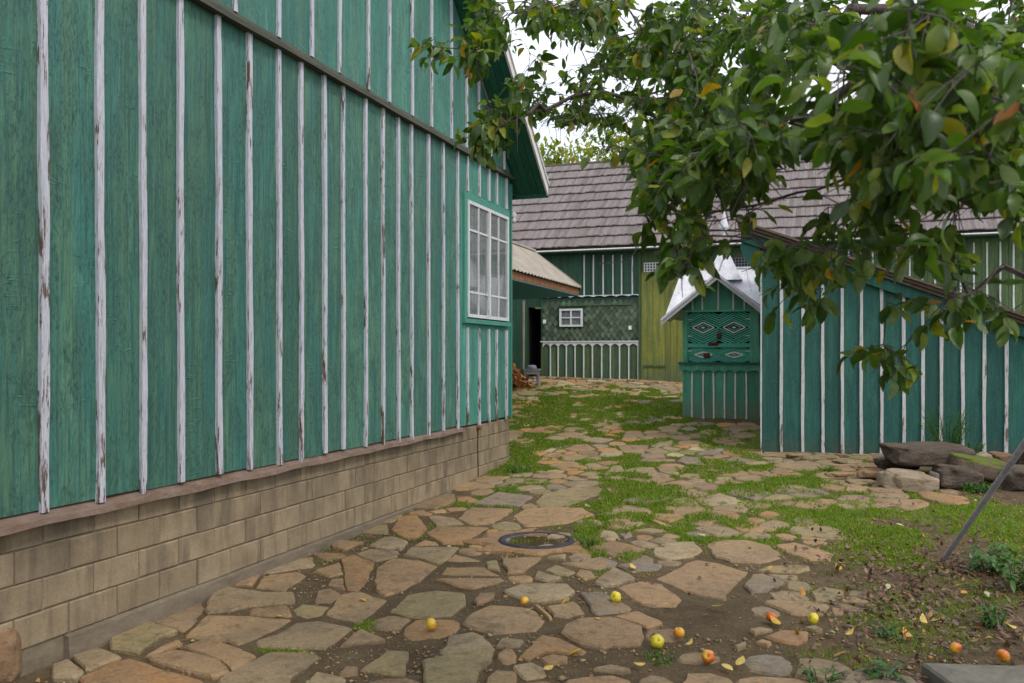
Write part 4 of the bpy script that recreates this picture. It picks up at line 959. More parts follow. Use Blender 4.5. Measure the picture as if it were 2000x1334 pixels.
for q0, q1 in ((wx0+.05, (wx0+wx1)/2-.019), ((wx0+wx1)/2+.019, wx1-.05)):
    MB().box(q0, -.022, zm_-.015, q1, .01, zm_+.015).build('glazing_bar', M['barn_batten'], wfr)
    for r0, r1 in ((wz0+.05, zm_-.016), (zm_+.016, wz1-.05)): MB().box(q0+.001, .0, r0, q1-.001, .006, r1).build('pane', M['glass'], wfr)
MB().box(wx0+.02, .015, wz0+.02, wx1-.02, .028, wz1-.02).build('curtain', M['curtain'], wfr)
for (px, py) in ((1231, 640), (1064, 628)):
    t_, z_ = BF.tz(px, py); MB().box(t_-.035, -.05, z_-.05, t_+.035, .0, z_+.05).build('switch_box', M['ceramic'], BN)
# yellow-green gate of planks
zy = bz(1290, 560); boards(x_c+.03, x_d+.9, ZG, bz(1290, 530), .155, 'barn_yellow', .0, 'plank')
boards(x_c+.03, x_d+.9, bz(1290, 529), ZE, .155, 'barn_green', .01, 'plank')
MB().box(x_c-.03, -.035, ZG, x_c+.025, .05, ZE).build('post', M['barn_green'], BN)
MB().box(BT(1258), -.03, bz(1280, 716), BT(1300), -.008, bz(1280, 713)).build('latch_bar', M['barn_green'], BN)
def vent(pa, pb, ya, yb):
    xa, xb = BT(pa), BT(pb); za, zb_ = bz((pa+pb)/2, yb), bz((pa+pb)/2, ya)
    v = MB().box(xa, -.02, za, xb, -.006, zb_).build('vent', M['dark'], BN)  # near-black box paints the shade of a recess behind the lattice
    g = MB(); k = xa
    while k < xb: g.box(k, -.038, za, k+.025, -.030, zb_); k += .07
    k = za
    while k < zb_: g.box(xa, -.029, k, xb, -.021, k+.022); k += .07
    g.build('lattice', M['barn_batten'] if pa < 1400 else M['grey_wood'], v, kind='stuff')
vent(1258, 1290, 513, 531); vent(1430, 1488, 503, 527)
# right part
boards(x_d+.92, BR, ZG, ZE, .27, 'barn_green')
k = 0; xr = BT(1498)
while xr < BR-.3:
    strip(xr, Z(.78) if xr < BT(1740) else Z(.55), ZE-.12, .036, -.005, .015, .002).build('batten', M['barn_batten'], BN); xr += .262+.0*k; k += 1
scallop(BT(1500), BR, Z(.72), 36, .05, .02, -.03, .0)
# eaves and roof
MB().box(BL-.2, -.42, ZE-.02, BR+.3, .1, ZE).build('soffit', M['barn_dark'], BN)
MB().tube([(BL-.2,-.47,Z(2.64)),(BR+.3,-.47,Z(2.64))], [.020,.020], 8).build('gutter', M['barn_batten'], BN)
pitch = 3.02/3.95; ye, ze = -.45, Z(2.68); nC = 10; depth = 3.95
MB().add([(BL-.3,ye+.02,ze-.03),(BR+.3,ye+.02,ze-.03),(BR+.3,ye+depth,ze+3.02-.03),(BL-.3,ye+depth,ze+3.02-.03),(BL-.3,ye+2*depth,ze-.03),(BR+.3,ye+2*depth,ze-.03)], [(0,1,2,3),(2,5,4,3)]).build('roof_deck', M['oldwood'], BN)
for c_ in range(nC):
    y0 = ye+depth*c_/nC; z0 = ze+3.02*c_/nC; y1 = ye+depth*(c_+1.25)/nC; z1 = ze+3.02*(c_+1.25)/nC
    m = MB(); x_ = BL-.3+rnd.uniform(-.1, 0)
    while x_ < BR+.3:
        w_ = rnd.uniform(.06, .12); dy = rnd.uniform(-.012, .014); th_ = .070+rnd.uniform(0, .012); up = rnd.uniform(0, .006)
        a_, b_ = x_+.002, x_+w_-.002
        m.add([(a_,y0-dy,z0+th_+up-dy*pitch),(b_,y0-dy,z0+th_+up-dy*pitch),(b_,y1,z1+.006),(a_,y1,z1+.006),(a_,y0-dy,z0+th_-.022-dy*pitch),(b_,y0-dy,z0+th_-.022-dy*pitch)], [(0,1,2,3),(4,5,1,0),(4,3,2,5)])
        x_ += w_
    m.build('shingle_course', M['shingle'], BN, kind='stuff')
MB().box(BL-.3, ye+depth-.06, ze+3.02, BR+.3, ye+depth+.06, ze+3.07).build('ridge_board', M['oldwood'], BN)
for xx in (BL, BR-.06):
    MB().add([(xx,.12,ZG-.3),(xx,7,ZG-.3),(xx,7,ZE),(xx,3.5,ze+2.95),(xx,.12,ZE),(xx+.05,.12,ZG-.3),(xx+.05,7,ZG-.3),(xx+.05,7,ZE),(xx+.05,3.5,ze+2.95),(xx+.05,.12,ZE)], [(0,1,2,3,4),(9,8,7,6,5)]).build('gable_wall', M['barn_dark'], BN)
for k in range(14):
    t_ = BT(1062)+k*.30; x_, y_ = BF.world(t_, -.25)
    if t_ < x_d+.2: link('step_stone', rock_mesh('step_stone', M['stone'], rnd.uniform(.15, .24), .18, .06, k*5.1, .4, 2, .15), BN, (t_, -.25, gz(x_, y_)+.0), (0, 0, rnd.uniform(-.15, .15)))

# ------------------------------------------------------------------ porch between house and barn
d_ = Vector((S_, C_, 0)); n_ = Vector((-C_, S_, 0))       # along, inward
B_ = Vector((1.588, 20.0, Z(1.53))); up_ = n_*1.137+Vector((0, 0, .88))
A0 = B_-d_*6.5
PO = empty('lean_to_porch', (0, 0, 0), 0, 'low porch with a corrugated roof and blue soffit beside the house corner', 'porch')
m = MB(); nn = 96
for i in range(nn):
    for j, (a_, b_) in enumerate(((i, i+1),)):
        pa = A0+(B_-A0)*(a_/nn)+Vector((0,0,.018*math.sin(a_*math.pi/1.5))); pb = A0+(B_-A0)*(b_/nn)+Vector((0,0,.018*math.sin(b_*math.pi/1.5)))
        m.add([pa, pb, pb+up_, pa+up_, pa-Vector((0,0,.012)), pb-Vector((0,0,.012))], [(0,1,2,3),(4,5,1,0)])
m.build('corrugated_roof', M['corr'], PO)
m = MB(); m.add([A0+up_, B_+up_, B_+up_+n_*1.5-Vector((0,0,.9)), A0+up_+n_*1.5-Vector((0,0,.9))], [(0,1,2,3)]); m.build('rear_slope', M['corr'], PO)
m = MB(); dn = Vector((0,0,-.09)); off = n_*.05
m.hexa([A0+off+dn*2, B_+off+dn*2, B_+off*1.6+dn*2, A0+off*1.6+dn*2, A0+off+dn*.3, B_+off+dn*.3, B_+off*1.6+dn*.3, A0+off*1.6+dn*.3]); m.build('fascia', M['rust'], PO)
m = MB(); e = B_; m.add([e+dn*.3, e+up_+dn*.3, e+up_+n_*1.5-Vector((0,0,.98)), e+dn*2+off], [(0,1,2,3)]); m.build('end_gable', M['barn_dark'], PO)
m = MB(); sof = Vector((0,0,-.19)); m.hexa([A0+off+sof, B_+off+sof, B_+n_*3.2+sof+Vector((0,0,-.1)), A0+n_*3.2+sof+Vector((0,0,-.1)), A0+off+sof*.9, B_+off+sof*.9, B_+n_*3.2+sof*.9+Vector((0,0,-.1)), A0+n_*3.2+sof*.9+Vector((0,0,-.1))]); m.build('soffit', M['blue'], PO)
m = MB(); q = n_*3.2; lo = Vector((0,0,-3.0)); m.add([A0+q, B_+q+d_*3, B_+q+d_*3+lo, A0+q+lo], [(0,1,2,3)]); m.build('rear_wall', M['barn_dark'], PO)  # back wall added to keep light from leaking in under the porch
p = at(1135, 557, 20.0); tipp = B_+up_; MB().bar(tipp-Vector((0,0,.0)), B_+Vector((0,0,.02)), .05, .03, (0,0,1)).build('verge_trim', M['corr'], PO)
MB().bar(A0+up_+Vector((0,0,.02)), B_+up_+Vector((0,0,.02)), .10, .04, (0,0,1)).build('ridge_cap', M['corr'], PO)
for (px, Yp) in ((1022, 21.6),):
    x_ = (px-HX)*Yp/F; MB().tube([(x_, Yp, gz(x_, Yp)-.1), (x_+.01, Yp, Z(1.33))], [.032, .03], 8).build('post', M['corr'], PO)
# firewood and bench
fx, fy = on_ground(1004, 762)
FP = empty('firewood_pile', (fx, fy, gz(fx, fy)), 0, 'heap of orange split firewood at the house corner under the porch', 'firewood')
for k in range(130):
    a_ = rnd.random(); hh = rnd.random()**.8*(1.05-.95*a_); rr = rnd.uniform(.03, .06)
    c_ = Vector((-.45+a_*.72+rnd.uniform(-.05, .05), rnd.uniform(-.1, .9), .05+hh)); dr = Vector((rnd.uniform(-.6, .6), rnd.uniform(-1, .4), rnd.uniform(-.45, .5))).normalized()*rnd.uniform(.12, .2)
    MB().tube([c_-dr, c_+dr], [rr, rr*rnd.uniform(.7, 1)], 3).build('log', M['wood_orange'], FP)
bx_, by_ = on_ground(1037, 757)
BE = empty('stool', (bx_, by_, gz(bx_, by_)), .15, 'small weathered grey wooden stool beside the firewood heap', 'stool')
MB().box(-.22, -.15, .40, .22, .15, .45).build('seat', M['grey_wood'], BE)
MB().box(-.20, -.14, .32, .20, -.12, .395).build('apron', M['grey_wood'], BE)
for sx in (-.17, .17):
    for sy in (-.11, .11): MB().bar((sx*1.1, sy*1.1, 0), (sx*.95, sy*.95, .399), .045, .045).build('leg', M['grey_wood'], BE)
MB().bar((-.15, -.11, .15), (.15, -.11, .15), .03, .02).build('stretcher', M['grey_wood'], BE)
for (dx, lab) in ((.02, 'upturned grey pan lying on the small stool'),):
    o = MB().lathe([(0,.09),(.08,.09),(.11,.06),(.13,0),(.12,0)], 14).build('pan', M['galv'], None, True); o.location = (bx_+dx, by_, gz(bx_, by_)+.45); tag(o, lab, 'pan')

# ------------------------------------------------------------------ drain, slab, pole
DR = empty('drain_cover', (DRX, DRY, gz(DRX, DRY)), 0, 'round sunken iron drain ring with brown water set in the paving', 'drain')
MB().lathe([(.30,.0),(.31,.026),(.34,.030),(.365,.026),(.38,.008),(.38,-.05)], 40).build('iron_ring', M['iron'], DR, True)
def water_mat():
    m = Mat('brown water', .12, .6); g = m.noise((6, 6, 6), 4, .6); m.color(m.mix(g, (.045, .028, .012), (.10, .065, .02))); return m.m
MB().lathe([(.31,.02),(.295,.0),(.28,-.02)], 40).lathe([(.298,.006),(0.001,.006)], 40).build('water', water_mat(), DR)
m = MB(); nn = 28; sh = [(.62+.10*math.sin(i*1.9)+.05*math.sin(i*3.7+1)) for i in range(nn)]
for i in range(nn):
    t = 2*math.pi*i/nn; c, s = math.cos(t), math.sin(t)
    m.v += [(c*.378, s*.378, .012), (c*sh[i]*.92, s*sh[i]*.8, .022), (c*sh[i], s*sh[i]*.86, .0), (c*sh[i]*1.02, s*sh[i]*.88, -.07)]
for i in range(nn):
    j = (i+1) % nn
    for k in range(3): m.f.append((4*i+k, 4*i+k+1, 4*j+k+1, 4*j+k))
m.build('stone_collar', M['stone'], DR)
sx_, sy_ = on_ground(1800, 1318)
SLB = MB().add([(0,0,-.08),(1.3,-.12,-.08),(1.3,-.75,-.08),(.02,-.7,-.08),(.0,0,.06),(1.3,-.12,.06),(1.3,-.75,.055),(.02,-.7,.055),(.015,-.012,.075),(1.29,-.13,.075),(1.29,-.74,.07),(.035,-.69,.07)],
  [(0,1,5,4),(1,2,6,5),(2,3,7,6),(3,0,4,7),(4,5,9,8),(5,6,10,9),(6,7,11,10),(7,4,8,11),(8,9,10,11)]).build('concrete_slab', M['slab'])
SLB.location = (sx_, sy_, gz(sx_, sy_)); tag(SLB, 'rough grey concrete slab in the leaf litter at the near edge', 'slab')
p0x, p0y = on_ground(1840, 1098); P0 = Vector((p0x, p0y, gz(p0x, p0y)-.25)); P0v = Vector((p0x, p0y, gz(p0x, p0y))); P1 = at(2000, 868, 6.2)
dirp = (P1-P0v); P0 = P0v-dirp*.12; P2 = P0v+dirp*2.1
m = MB(); m.tube([P0, P0v, P0v+dirp*.5, P1, P2], [.021, .021, .023, .024, .024], 12); o = m.build('pole', M['galv'], None, True); tag(o, 'slanting grey metal pole stuck in the soil right of the paving', 'pole')

# ------------------------------------------------------------------ apples
def apple_mesh(name, mat, seed):
    m = MB(); prof = []
    for i in range(15):
        t = math.pi*i/14; r = math.sin(t)*(1-.10*math.cos(t)); z = math.cos(t)*.9-(.32 if i == 0 else .24*math.exp(-(t/.35)**2))+(.18*math.exp(-((math.pi-t)/.3)**2)); prof.append((max(r, .0005)*.042, -z*-.042))
    m.lathe(prof[::-1], 20); s_ = seed
    m.v = [(x*(1+.05*math.sin(math.atan2(y, x)*5+s_)), y*(1+.05*math.sin(math.atan2(y, x)*5+s_)), z+x*.06*math.sin(s_)) for x, y, z in m.v]
    return m.mesh(name, mat, True)
stemm = MB().tube([(0,0,.024),(.003,0,.04),(.008,0,.052)], [.0018,.0016,.002], 5).mesh('stem', M['bark'])
AP = [(843,1222,'apple_o','yellow-orange apple lying alone in the dark soil patch near the block wall'),(1024,1174,'apple_r','small half-eaten orange apple lying on a grey flagstone'),
 (1202,1169,'apple_y','yellow bruised apple resting on the corner of a pinkish flagstone'),(1326,1239,'apple_o','yellow apple with an orange cheek, in soil behind the all-yellow-orange one'),
 (1284,1258,'apple_y','golden apple beside the edge of the big light flagstone'),(1383,1288,'apple_r','red-orange apple with a pale bruise, nearest the camera in the bare soil'),
 (1507,1208,'apple_r','orange pecked apple left of the clean yellow apple'),(1588,1211,'apple_y','clean bright yellow apple alone on brown soil'),
 (1866,1269,'apple_r','red and yellow apple lying in brown leaf litter'),(1960,1286,'apple_o','yellow-red apple just above the concrete slab')]
for k, (px, py, mt, lab) in enumerate(AP):
    x_, y_ = on_ground(px, py+12); s_ = rnd.uniform(.85, 1.1)*(.85 if k in (1,) else 1)
    o = link('apple', apple_mesh('apple', M[mt], k*2.1), None, (x_, y_, gz(x_, y_)+.035*s_+.022), (rnd.uniform(-1.2, 1.2), rnd.uniform(-1.2, 1.2), rnd.uniform(0, 6)), (s_,)*3)
    tag(o, lab, 'apple', 'windfall apples on the ground'); link('stem', stemm, o)

# ------------------------------------------------------------------ leaves and plants
def leaf_geo(L, wd, fold=.25, curl=.25, seg=4):
    V = []; Fc = []
    for i in range(seg+1):
        u = i/seg; hw = wd/2*max(.02, math.sin(math.pi*min(1, u*.93+.05))**.75); y = L*u; z = -curl*L*u*u
        V += [(-hw, y, z+fold*hw), (0, y, z), (hw, y, z+fold*hw)]
    for i in range(seg):
        b = i*3; Fc += [(b, b+1, b+4, b+3), (b+1, b+2, b+5, b+4)]
    return V, Fc
# fallen leaves, each a thing
FLV = [(548,1215,0),(703,1178,0),(1028,1200,1),(1338,1270,0),(1260,1308,0),(1135,1280,0),(1390,1193,0),(1295,1188,0),(1170,1221,0),(1112,1178,0),(1625,1243,1),(1650,1250,0),(1642,1122,0),(1780,1255,0),(1818,1222,0),(1808,1228,0),(1735,1150,1),(1568,1173,0),(1500,1122,0),(1880,1163,0),(1925,1165,1),(1062,1320,0),(1410,1310,0),(1440,1312,0),(1240,1120,0),(1525,1230,0),(1378,1053,1),(1655,1285,0),(1750,1030,1),(1985,1235,0)]
lv = []
for k in range(5):
    V, Fc = leaf_geo(.085, .05, rnd.uniform(-.5, .6), rnd.uniform(-.4, .5)); me = bpy.data.meshes.new('fallen_leaf'); me.from_pydata(V, [], Fc); lv.append((V, Fc))
LM = {}
for kk, mt in enumerate(('yleaf', 'pleaf')):
    for k, (V, Fc) in enumerate(lv): me = bpy.data.meshes.new('fallen_leaf'); me.from_pydata(V, [], Fc); me.materials.append(M[mt]); me.shade_smooth(); LM[(kk, k)] = me
FLL = ['yellow leaf on the pale foreground flagstone second row from the block wall','bright yellow leaf in the mossy joint between brown slabs near the wall footing','pale green leaf on the big round grey flagstone','yellow leaf beside the two apples in the bare soil','yellow leaf at the near edge of the frame, left of the most forward soil apple','pale yellow leaf on the rough slab left of the golden apple',
'orange-yellow leaf in bare soil beyond the large pale square slab','small yellow leaf on the far corner of the slab nearest the soil patch','small orange leaf in the middle of the big light flagstone','tiny orange leaf on the grey slab left of the bruised yellow apple','whitish leaf at the edge of the soil right of the clean yellow apple','curled yellow leaf just right of the whitish one',
'orange leaf in the dark soil at the edge of the upper right stones','orange leaf lying on grass left of the last two apples','large orange leaf on the brown litter above the red apple','yellow leaf touching the large orange leaf on the litter','pale green leaf on brown soil below the grass edge','yellow-brown leaf in soil left of the isolated far round slab','yellow leaf near the tip of the long slab by the grass','yellow leaf on the litter under the weed at the pole','pale leaf under the broad-leaved weed by the pole',
'orange leaf in the near joint below the round rough slab','orange leaf right below the most forward red-orange apple','brownish orange leaf right of that apple, almost at the frame edge','orange-brown leaf on the small slabs above the bruised yellow apple','yellow-brown leaf directly below the pecked orange apple','pale leaf in the grass right of the drain','small yellow leaf on soil below the curled yellow one','pale leaf in the grass left of the pole','orange leaf between the last apple and the frame edge']
for kx_, (px, py, c) in enumerate(FLV):
    x_, y_ = on_ground(px, py); o = link('fallen_leaf', LM[(c, rnd.randrange(5))], None, (x_, y_, gz(x_, y_)+.042), (rnd.uniform(-.15, .25), rnd.uniform(-.3, .3), rnd.uniform(0, 6.28)), (rnd.uniform(.8, 1.15),)*3)
    tag(o, FLL[kx_], 'leaf', 'pale fallen leaves' if c else 'yellow fallen leaves')
# leaf litter (uncountable)
def scatter(name, pts, L, wd, mat, spread=.5, lift=.02, parent=None, tilt=.35, seg=3):
    V, Fc = leaf_geo(1, wd/L, .4, .3, seg); V = np.array(V); Fc = np.array(Fc); n = len(pts)
    s_ = L*npr.uniform(.55, 1.2, n); a = npr.uniform(0, 6.283, n); tx = npr.normal(0, tilt, n); fl = npr.uniform(-1.2, 1.2, n)
    P = np.repeat(V[None], n, 0)*s_[:, None, None]; P[:, :, 2] *= fl[:, None]
    c, s = np.cos(tx)[:, None], np.sin(tx)[:, None]; y, z = P[:, :, 1].copy(), P[:, :, 2].copy(); P[:, :, 1] = y*c-z*s; P[:, :, 2] = y*s+z*c
    c, s = np.cos(a)[:, None], np.sin(a)[:, None]; x, y = P[:, :, 0].copy(), P[:, :, 1].copy(); P[:, :, 0] = x*c-y*s; P[:, :, 1] = x*s+y*c
    P += np.asarray(pts)[:, None, :]
    Q = (Fc[None]+np.arange(n)[:, None, None]*len(V)).reshape(-1, 4)
    return npmesh(name, P.reshape(-1, 3), Q, mat, True)
X_ = npr.uniform(.3, 6.5, 60000); Y_ = npr.uniform(4.2, 10.5, 60000)
dens = smooth(1.7, 3.0, X_-(Y_-6)*.30)*(.25+.9*hashnoise(X_, Y_, .5))*(1-smooth(7.6, 9.2, Y_)*.9)+.012
k = npr.uniform(0, 1, 60000) < dens*.30; X_, Y_ = X_[k], Y_[k]
tag(link('leaf_litter', scatter('leaf_litter', np.stack([X_, Y_, gh(X_, Y_)+CZ+.028], -1), .055, .03, M['litter'], tilt=.45)), 'brown dead leaves scattered over the soil', None, None, 'stuff')
Xp = npr.uniform(-3.5, 5.5, 90000); Yp = npr.uniform(4.4, 13.5, 90000); k = ~on_stone(Xp, Yp) & (Xp > .3529*Yp-4.742+.02) & (npr.uniform(0, 1, 90000) < .05+.35*(hashnoise(Xp, Yp, .4) > .55)); Xp, Yp = Xp[k], Yp[k]; n = len(Xp)
ov = np.array([(1,0,0),(-1,0,0),(0,1,0),(0,-1,0),(0,0,1),(0,0,-1)], float); of = np.array([(0,2,4),(2,1,4),(1,3,4),(3,0,4),(2,0,5),(1,2,5),(3,1,5),(0,3,5)])
PV = ov[None]*npr.uniform(.3, 1.0, (n, 6, 1))*(npr.gamma(1.5, .006, n)+.004)[:, None, None]*np.array([1, 1, .6]); aa = npr.uniform(0, 6.28, n); c, s_ = np.cos(aa)[:, None], np.sin(aa)[:, None]; xx, yy = PV[:, :, 0].copy(), PV[:, :, 1].copy(); PV[:, :, 0] = xx*c-yy*s_; PV[:, :, 1] = xx*s_+yy*c
PV += np.stack([Xp, Yp, gh(Xp, Yp)+CZ+.006], -1)[:, None, :]
tag(link('gravel', npmesh('gravel', PV.reshape(-1, 3), (of[None]+np.arange(n)[:, None, None]*6).reshape(-1, 3), bpy.data.materials['small flagstones'])), 'small stone chips and crumbs in the joints of the paving', None, None, 'stuff')
# grass
N_ = 1500000
X_ = npr.uniform(-4.2, 8.5, N_); Y_ = npr.uniform(4.4, 22.6, N_); ok = ((X_ > .3529*Y_-4.742+.03) | (Y_ > 13.35) & (X_ > -1.2)) & ~((Y_ > 13.3-(X_-3.766)*.353) & (X_ > 3.5+(Y_-13.2)*.36) ) & (abs(X_/Y_) < .66)
X_, Y_ = X_[ok], Y_[ok]; mo = moss(X_, Y_); ost = on_stone(X_, Y_); keep = npr.uniform(0, 1, len(X_)) < np.where(ost, np.clip((mo-.72)*3.5, 0, 1)*.8, np.clip(mo-.12, 0, 1)*1.0); X_, Y_, mo, ost = X_[keep], Y_[keep], mo[keep], ost[keep]
n = len(X_); h_ = npr.uniform(.012, .034, n)*(.6+.6*mo); h_ *= np.where(hashnoise(X_+3, Y_, .18) > .64, 1.35, .9)*np.where(npr.uniform(0, 1, n) > .97, 1.8, 1.); w_ = npr.uniform(.0025, .0045, n)*np.clip(Y_/7, 1, 2.4); a = npr.uniform(0, 6.283, n); ln = npr.uniform(.2, 1.1, n)*h_; b = npr.uniform(0, 6.283, n)
Zg = gh(X_, Y_)+CZ+.004+np.where(ost, .014, 0)
base = np.stack([X_, Y_, Zg], -1); dx = np.stack([np.cos(a)*w_, np.sin(a)*w_, 0*w_], -1); tipv = base+np.stack([np.cos(b)*ln, np.sin(b)*ln, h_], -1); mid = base*.5+tipv*.5+np.stack([0*h_, 0*h_, h_*.15], -1)
V = np.stack([base-dx, base+dx, mid+dx*.8, tipv, mid-dx*.8], 1).reshape(-1, 3); fi = np.arange(n)[:, None]*5
me = npmesh('grass', V, np.concatenate([fi+np.array([[0, 1, 2]]), fi+np.array([[0, 2, 4]]), fi+np.array([[4, 2, 3]])]), M['grass'])
tag(link('grass', me), 'short grass growing between the flagstones', None, None, 'stuff'); print('blades', n)

def plant(name, label, px, py, nst, hgt, L, wd, mat, spread, leaves=9, Y=None, fern=False, cat='plant'):
    if Y: p = at(px, py, Y); x_, y_, z_ = p
    else: x_, y_ = on_ground(px, py); z_ = gz(x_, y_)
    E = empty(name, (x_, y_, z_), 0, label, cat)
    st = MB(); lf = MB()
    for k in range(nst):
        az = rnd.uniform(0, 6.28); r0 = rnd.uniform(0, spread*.4); rr = rnd.uniform(.3, 1)*spread; h1 = hgt*rnd.uniform(.55, 1)
        b0 = Vector((r0*math.cos(az), r0*math.sin(az), -.02)); t1 = Vector((rr*math.cos(az), rr*math.sin(az), h1)); md = (b0+t1)/2+Vector((0, 0, h1*.18))
        pts = [b0*(1-u)**2+md*2*u*(1-u)+t1*u*u for u in (0, .25, .5, .75, 1)]; st.tube(pts, [.004, .0035, .003, .0025, .0015], 4)
        for j in range(leaves):
            u = .2+.8*(j+rnd.random()*.5)/leaves; p = b0*(1-u)**2+md*2*u*(1-u)+t1*u*u
            V, Fc = leaf_geo(L*rnd.uniform(.6, 1.1)*(1.1-.4*u), wd*rnd.uniform(.7, 1.1), .3, .35, 3)
            R_ = Matrix.Rotation(rnd.uniform(0, 6.28), 3, 'Z') @ Matrix.Rotation(rnd.uniform(-.5, .7), 3, 'X'); lf.add([p+R_ @ Vector(v) for v in V], Fc)
    st.build('stem', M['weed'], E); lf.build('leaf', M[mat], E, True, kind='stuff')
plant('fern', 'bright green feathery fern growing behind the flat rock slab', 1850, 885, 46, .62, .035, .014, 'weed', .40, 38, Y=11.6)
plant('fern', 'low green fern spreading under the cream rock', 1895, 890, 22, .22, .03, .012, 'weed', .30, 26, Y=11.5)
plant('weed', 'broad-leaved green weed at the foot of the slanting pole', 1935, 1115, 16, .28, .12, .045, 'weed', .32, 7)
plant('weed', 'leafy weed behind the pole foot at the frame edge', 1985, 1150, 14, .30, .12, .045, 'weed', .28, 7)
plant('weed', 'rosette of long green leaves left of the concrete slab', 1728, 1325, 12, .10, .12, .035, 'weed', .14, 3)
plant('weed', 'small weed with narrow leaves above the concrete slab', 1940, 1225, 12, .2, .09, .02, 'weed', .15, 6)
plant('weed', 'tiny weed under the golden apple', 1293, 1292, 14, .06, .025, .012, 'weed', .14, 6)
plant('weed', 'round tuft of clover in front of the mossy rock', 1905, 962, 30, .14, .05, .03, 'weed', .22, 6)
plant('weed', 'thin weed sprouting before the teal shed wall', 1612, 920, 14, .08, .04, .018, 'weed', .15, 5)
plant('weed', 'leafy tuft at the foot of the house corner', 1012, 925, 24, .14, .05, .025, 'weed', .25, 6)
plant('weed', 'small weed beside the drain ring', 1146, 1068, 20, .10, .03, .016, 'weed', .13, 6)
plant('weed', 'pale dusty weed among brown leaves', 1745, 1245, 12, .10, .06, .022, 'weed', .2, 5)
plant('weed', 'grassy weed at the bottom edge right of the apples', 1600, 1325, 14, .1, .09, .015, 'weed', .2, 4)

# ------------------------------------------------------------------ apple tree
TRX, TRY = 4.3, 4.6
tree = empty('apple_tree', (0, 0, 0), 0, 'old apple tree whose leafy branches hang over the yard', 'tree')
EL = [(1090,50,130,50,16,4.6,7.5),(1180,170,120,60,18,4.6,7.5),(1260,90,80,70,12,4.5,7.5),(1040,150,40,60,8,4.6,6),(1300,400,50,50,12,2.9,3.6),(1370,440,60,50,16,2.8,3.4),(1330,520,30,40,8,2.7,3),(1450,450,60,50,14,2.8,3.6),(1530,500,60,50,12,2.8,3.4),(1290,340,60,40,12,3,4),(960,35,55,45,13,4,5),(860,103,30,18,5,4.2,4.6),(928,95,28,60,12,3.9,4.4),(965,245,50,42,22,3.9,4.5),(1010,230,30,30,6,4,4.6),(1130,25,130,36,34,4,6.5),(1190,115,60,55,16,4.5,7),(1150,235,110,38,34,4.5,7),(1050,190,35,40,7,4.5,6),
 (1330,80,110,75,52,3.5,7),(1345,215,110,80,66,3.2,6),(1300,330,65,55,26,3,4.5),(1410,335,100,75,48,2.8,4.2),(1350,460,60,45,16,2.8,3.6),(1345,520,22,26,3,2.5,2.8),(1440,430,50,40,8,3,3.8),(1240,300,70,26,12,4,5.5),
 (1550,55,120,60,40,2.5,5),(1500,140,70,50,18,2.8,5),(1470,260,70,50,26,2.5,4),(1560,250,60,30,10,3,4.2),(1760,110,170,110,62,1.8,4),(1900,200,120,150,56,1.7,3.5),(1740,280,120,70,40,2.0,4),(1420,40,90,50,14,4,6.5),(1640,60,80,60,16,4,7),(1880,60,130,60,22,3.5,6.5),(1850,330,110,50,14,2.6,4),(1320,270,60,40,8,4,5.5),(1980,60,60,80,10,3,6),(1660,250,50,30,8,2.5,3.5),
 (1590,500,100,50,34,2.6,3.6),(1640,420,70,26,12,2.4,3.4),(1560,570,70,28,10,2.8,3.5),(1870,400,40,50,9,2.2,3.4),(1950,330,60,90,20,2,3.5),(1800,490,110,40,26,2.2,3.4),(1860,590,70,40,13,2.6,3.4),(1740,350,60,60,14,2.2,3),
 (1745,690,50,34,16,3,3.4),(1900,560,90,50,18,2.6,3.5),(1608,590,15,34,3,2.9,3),(1960,600,50,40,7,2.8,3.2),(1720,600,50,25,4,2.9,3.2),(1700,440,50,40,8,2.2,3),
 (1500,-130,420,110,80,3,7),(2180,150,150,300,70,2.5,5),(1900,-150,250,120,30,1.8,4),(2400,-100,300,200,40,3,6)]
tg = []
for (cx, cy, rx, ry, n_t, y0, y1) in EL:
    n_t = int(n_t*(1.75 if cx > 1080 and 0 < cy < 345 else 1.0 if cx > 1380 and cy > 0 else 1.0))
    if cy > 400: n_t = int(n_t*.75)
    if 1260 < cx < 1660 and cy > 320: n_t = int(n_t*.62)
    if cy > 450 and cx > 1650: n_t = int(n_t*.55)
    rx -= 14 + 20/y0*1.6; ry -= 8 + 12/y0*1.6; rx = max(rx, 8); ry = max(ry, 8); cy -= 10
    for k in range(n_t):
        while 1:
            u, v = rnd.uniform(-1, 1), rnd.uniform(-1, 1)
            if u*u+v*v < 1: break
        tg.append(at(cx+rx*u, cy+ry*v, rnd.uniform(y0, y1)))
nodes = []; par = []
def addn(p, q): nodes.append(Vector(p)); par.append(q); return len(nodes)-1
gb = gz(TRX, TRY)
r0 = addn((TRX, TRY, gb-.1), -1); r1 = addn((TRX-.03, TRY+.02, gb+.5), r0); r2 = addn((TRX-.1, TRY, gb+1.1), r1); r3 = addn((TRX-.15, TRY+.05, gb+1.6), r2)
def limb(frm, pts):
    q = frm; path = [nodes[frm]]+[Vector(p) for p in pts]
    for i in range(1, len(path)):
        for k in range(1, 4):
            u = k/3; p = path[i-1].lerp(path[i], u); j = .05 if k < 3 else 0
            q = addn(p+Vector((rnd.uniform(-j, j), rnd.uniform(-j, j), rnd.uniform(-j, j))), q)
    return q
limb(r3, [(3.6, 4.7, gb+2.4), at(1900, 60, 4.6), at(1620, -20, 5.0), at(1330, -40, 5.4), at(1130, 20, 5.4)])
limb(r3, [(3.4, 4.2, gb+2.3), at(1860, 180, 4.0), at(1600, 110, 4.3), at(1400, 180, 4.6), at(1180, 180, 5.0), at(1000, 220, 4.4)])
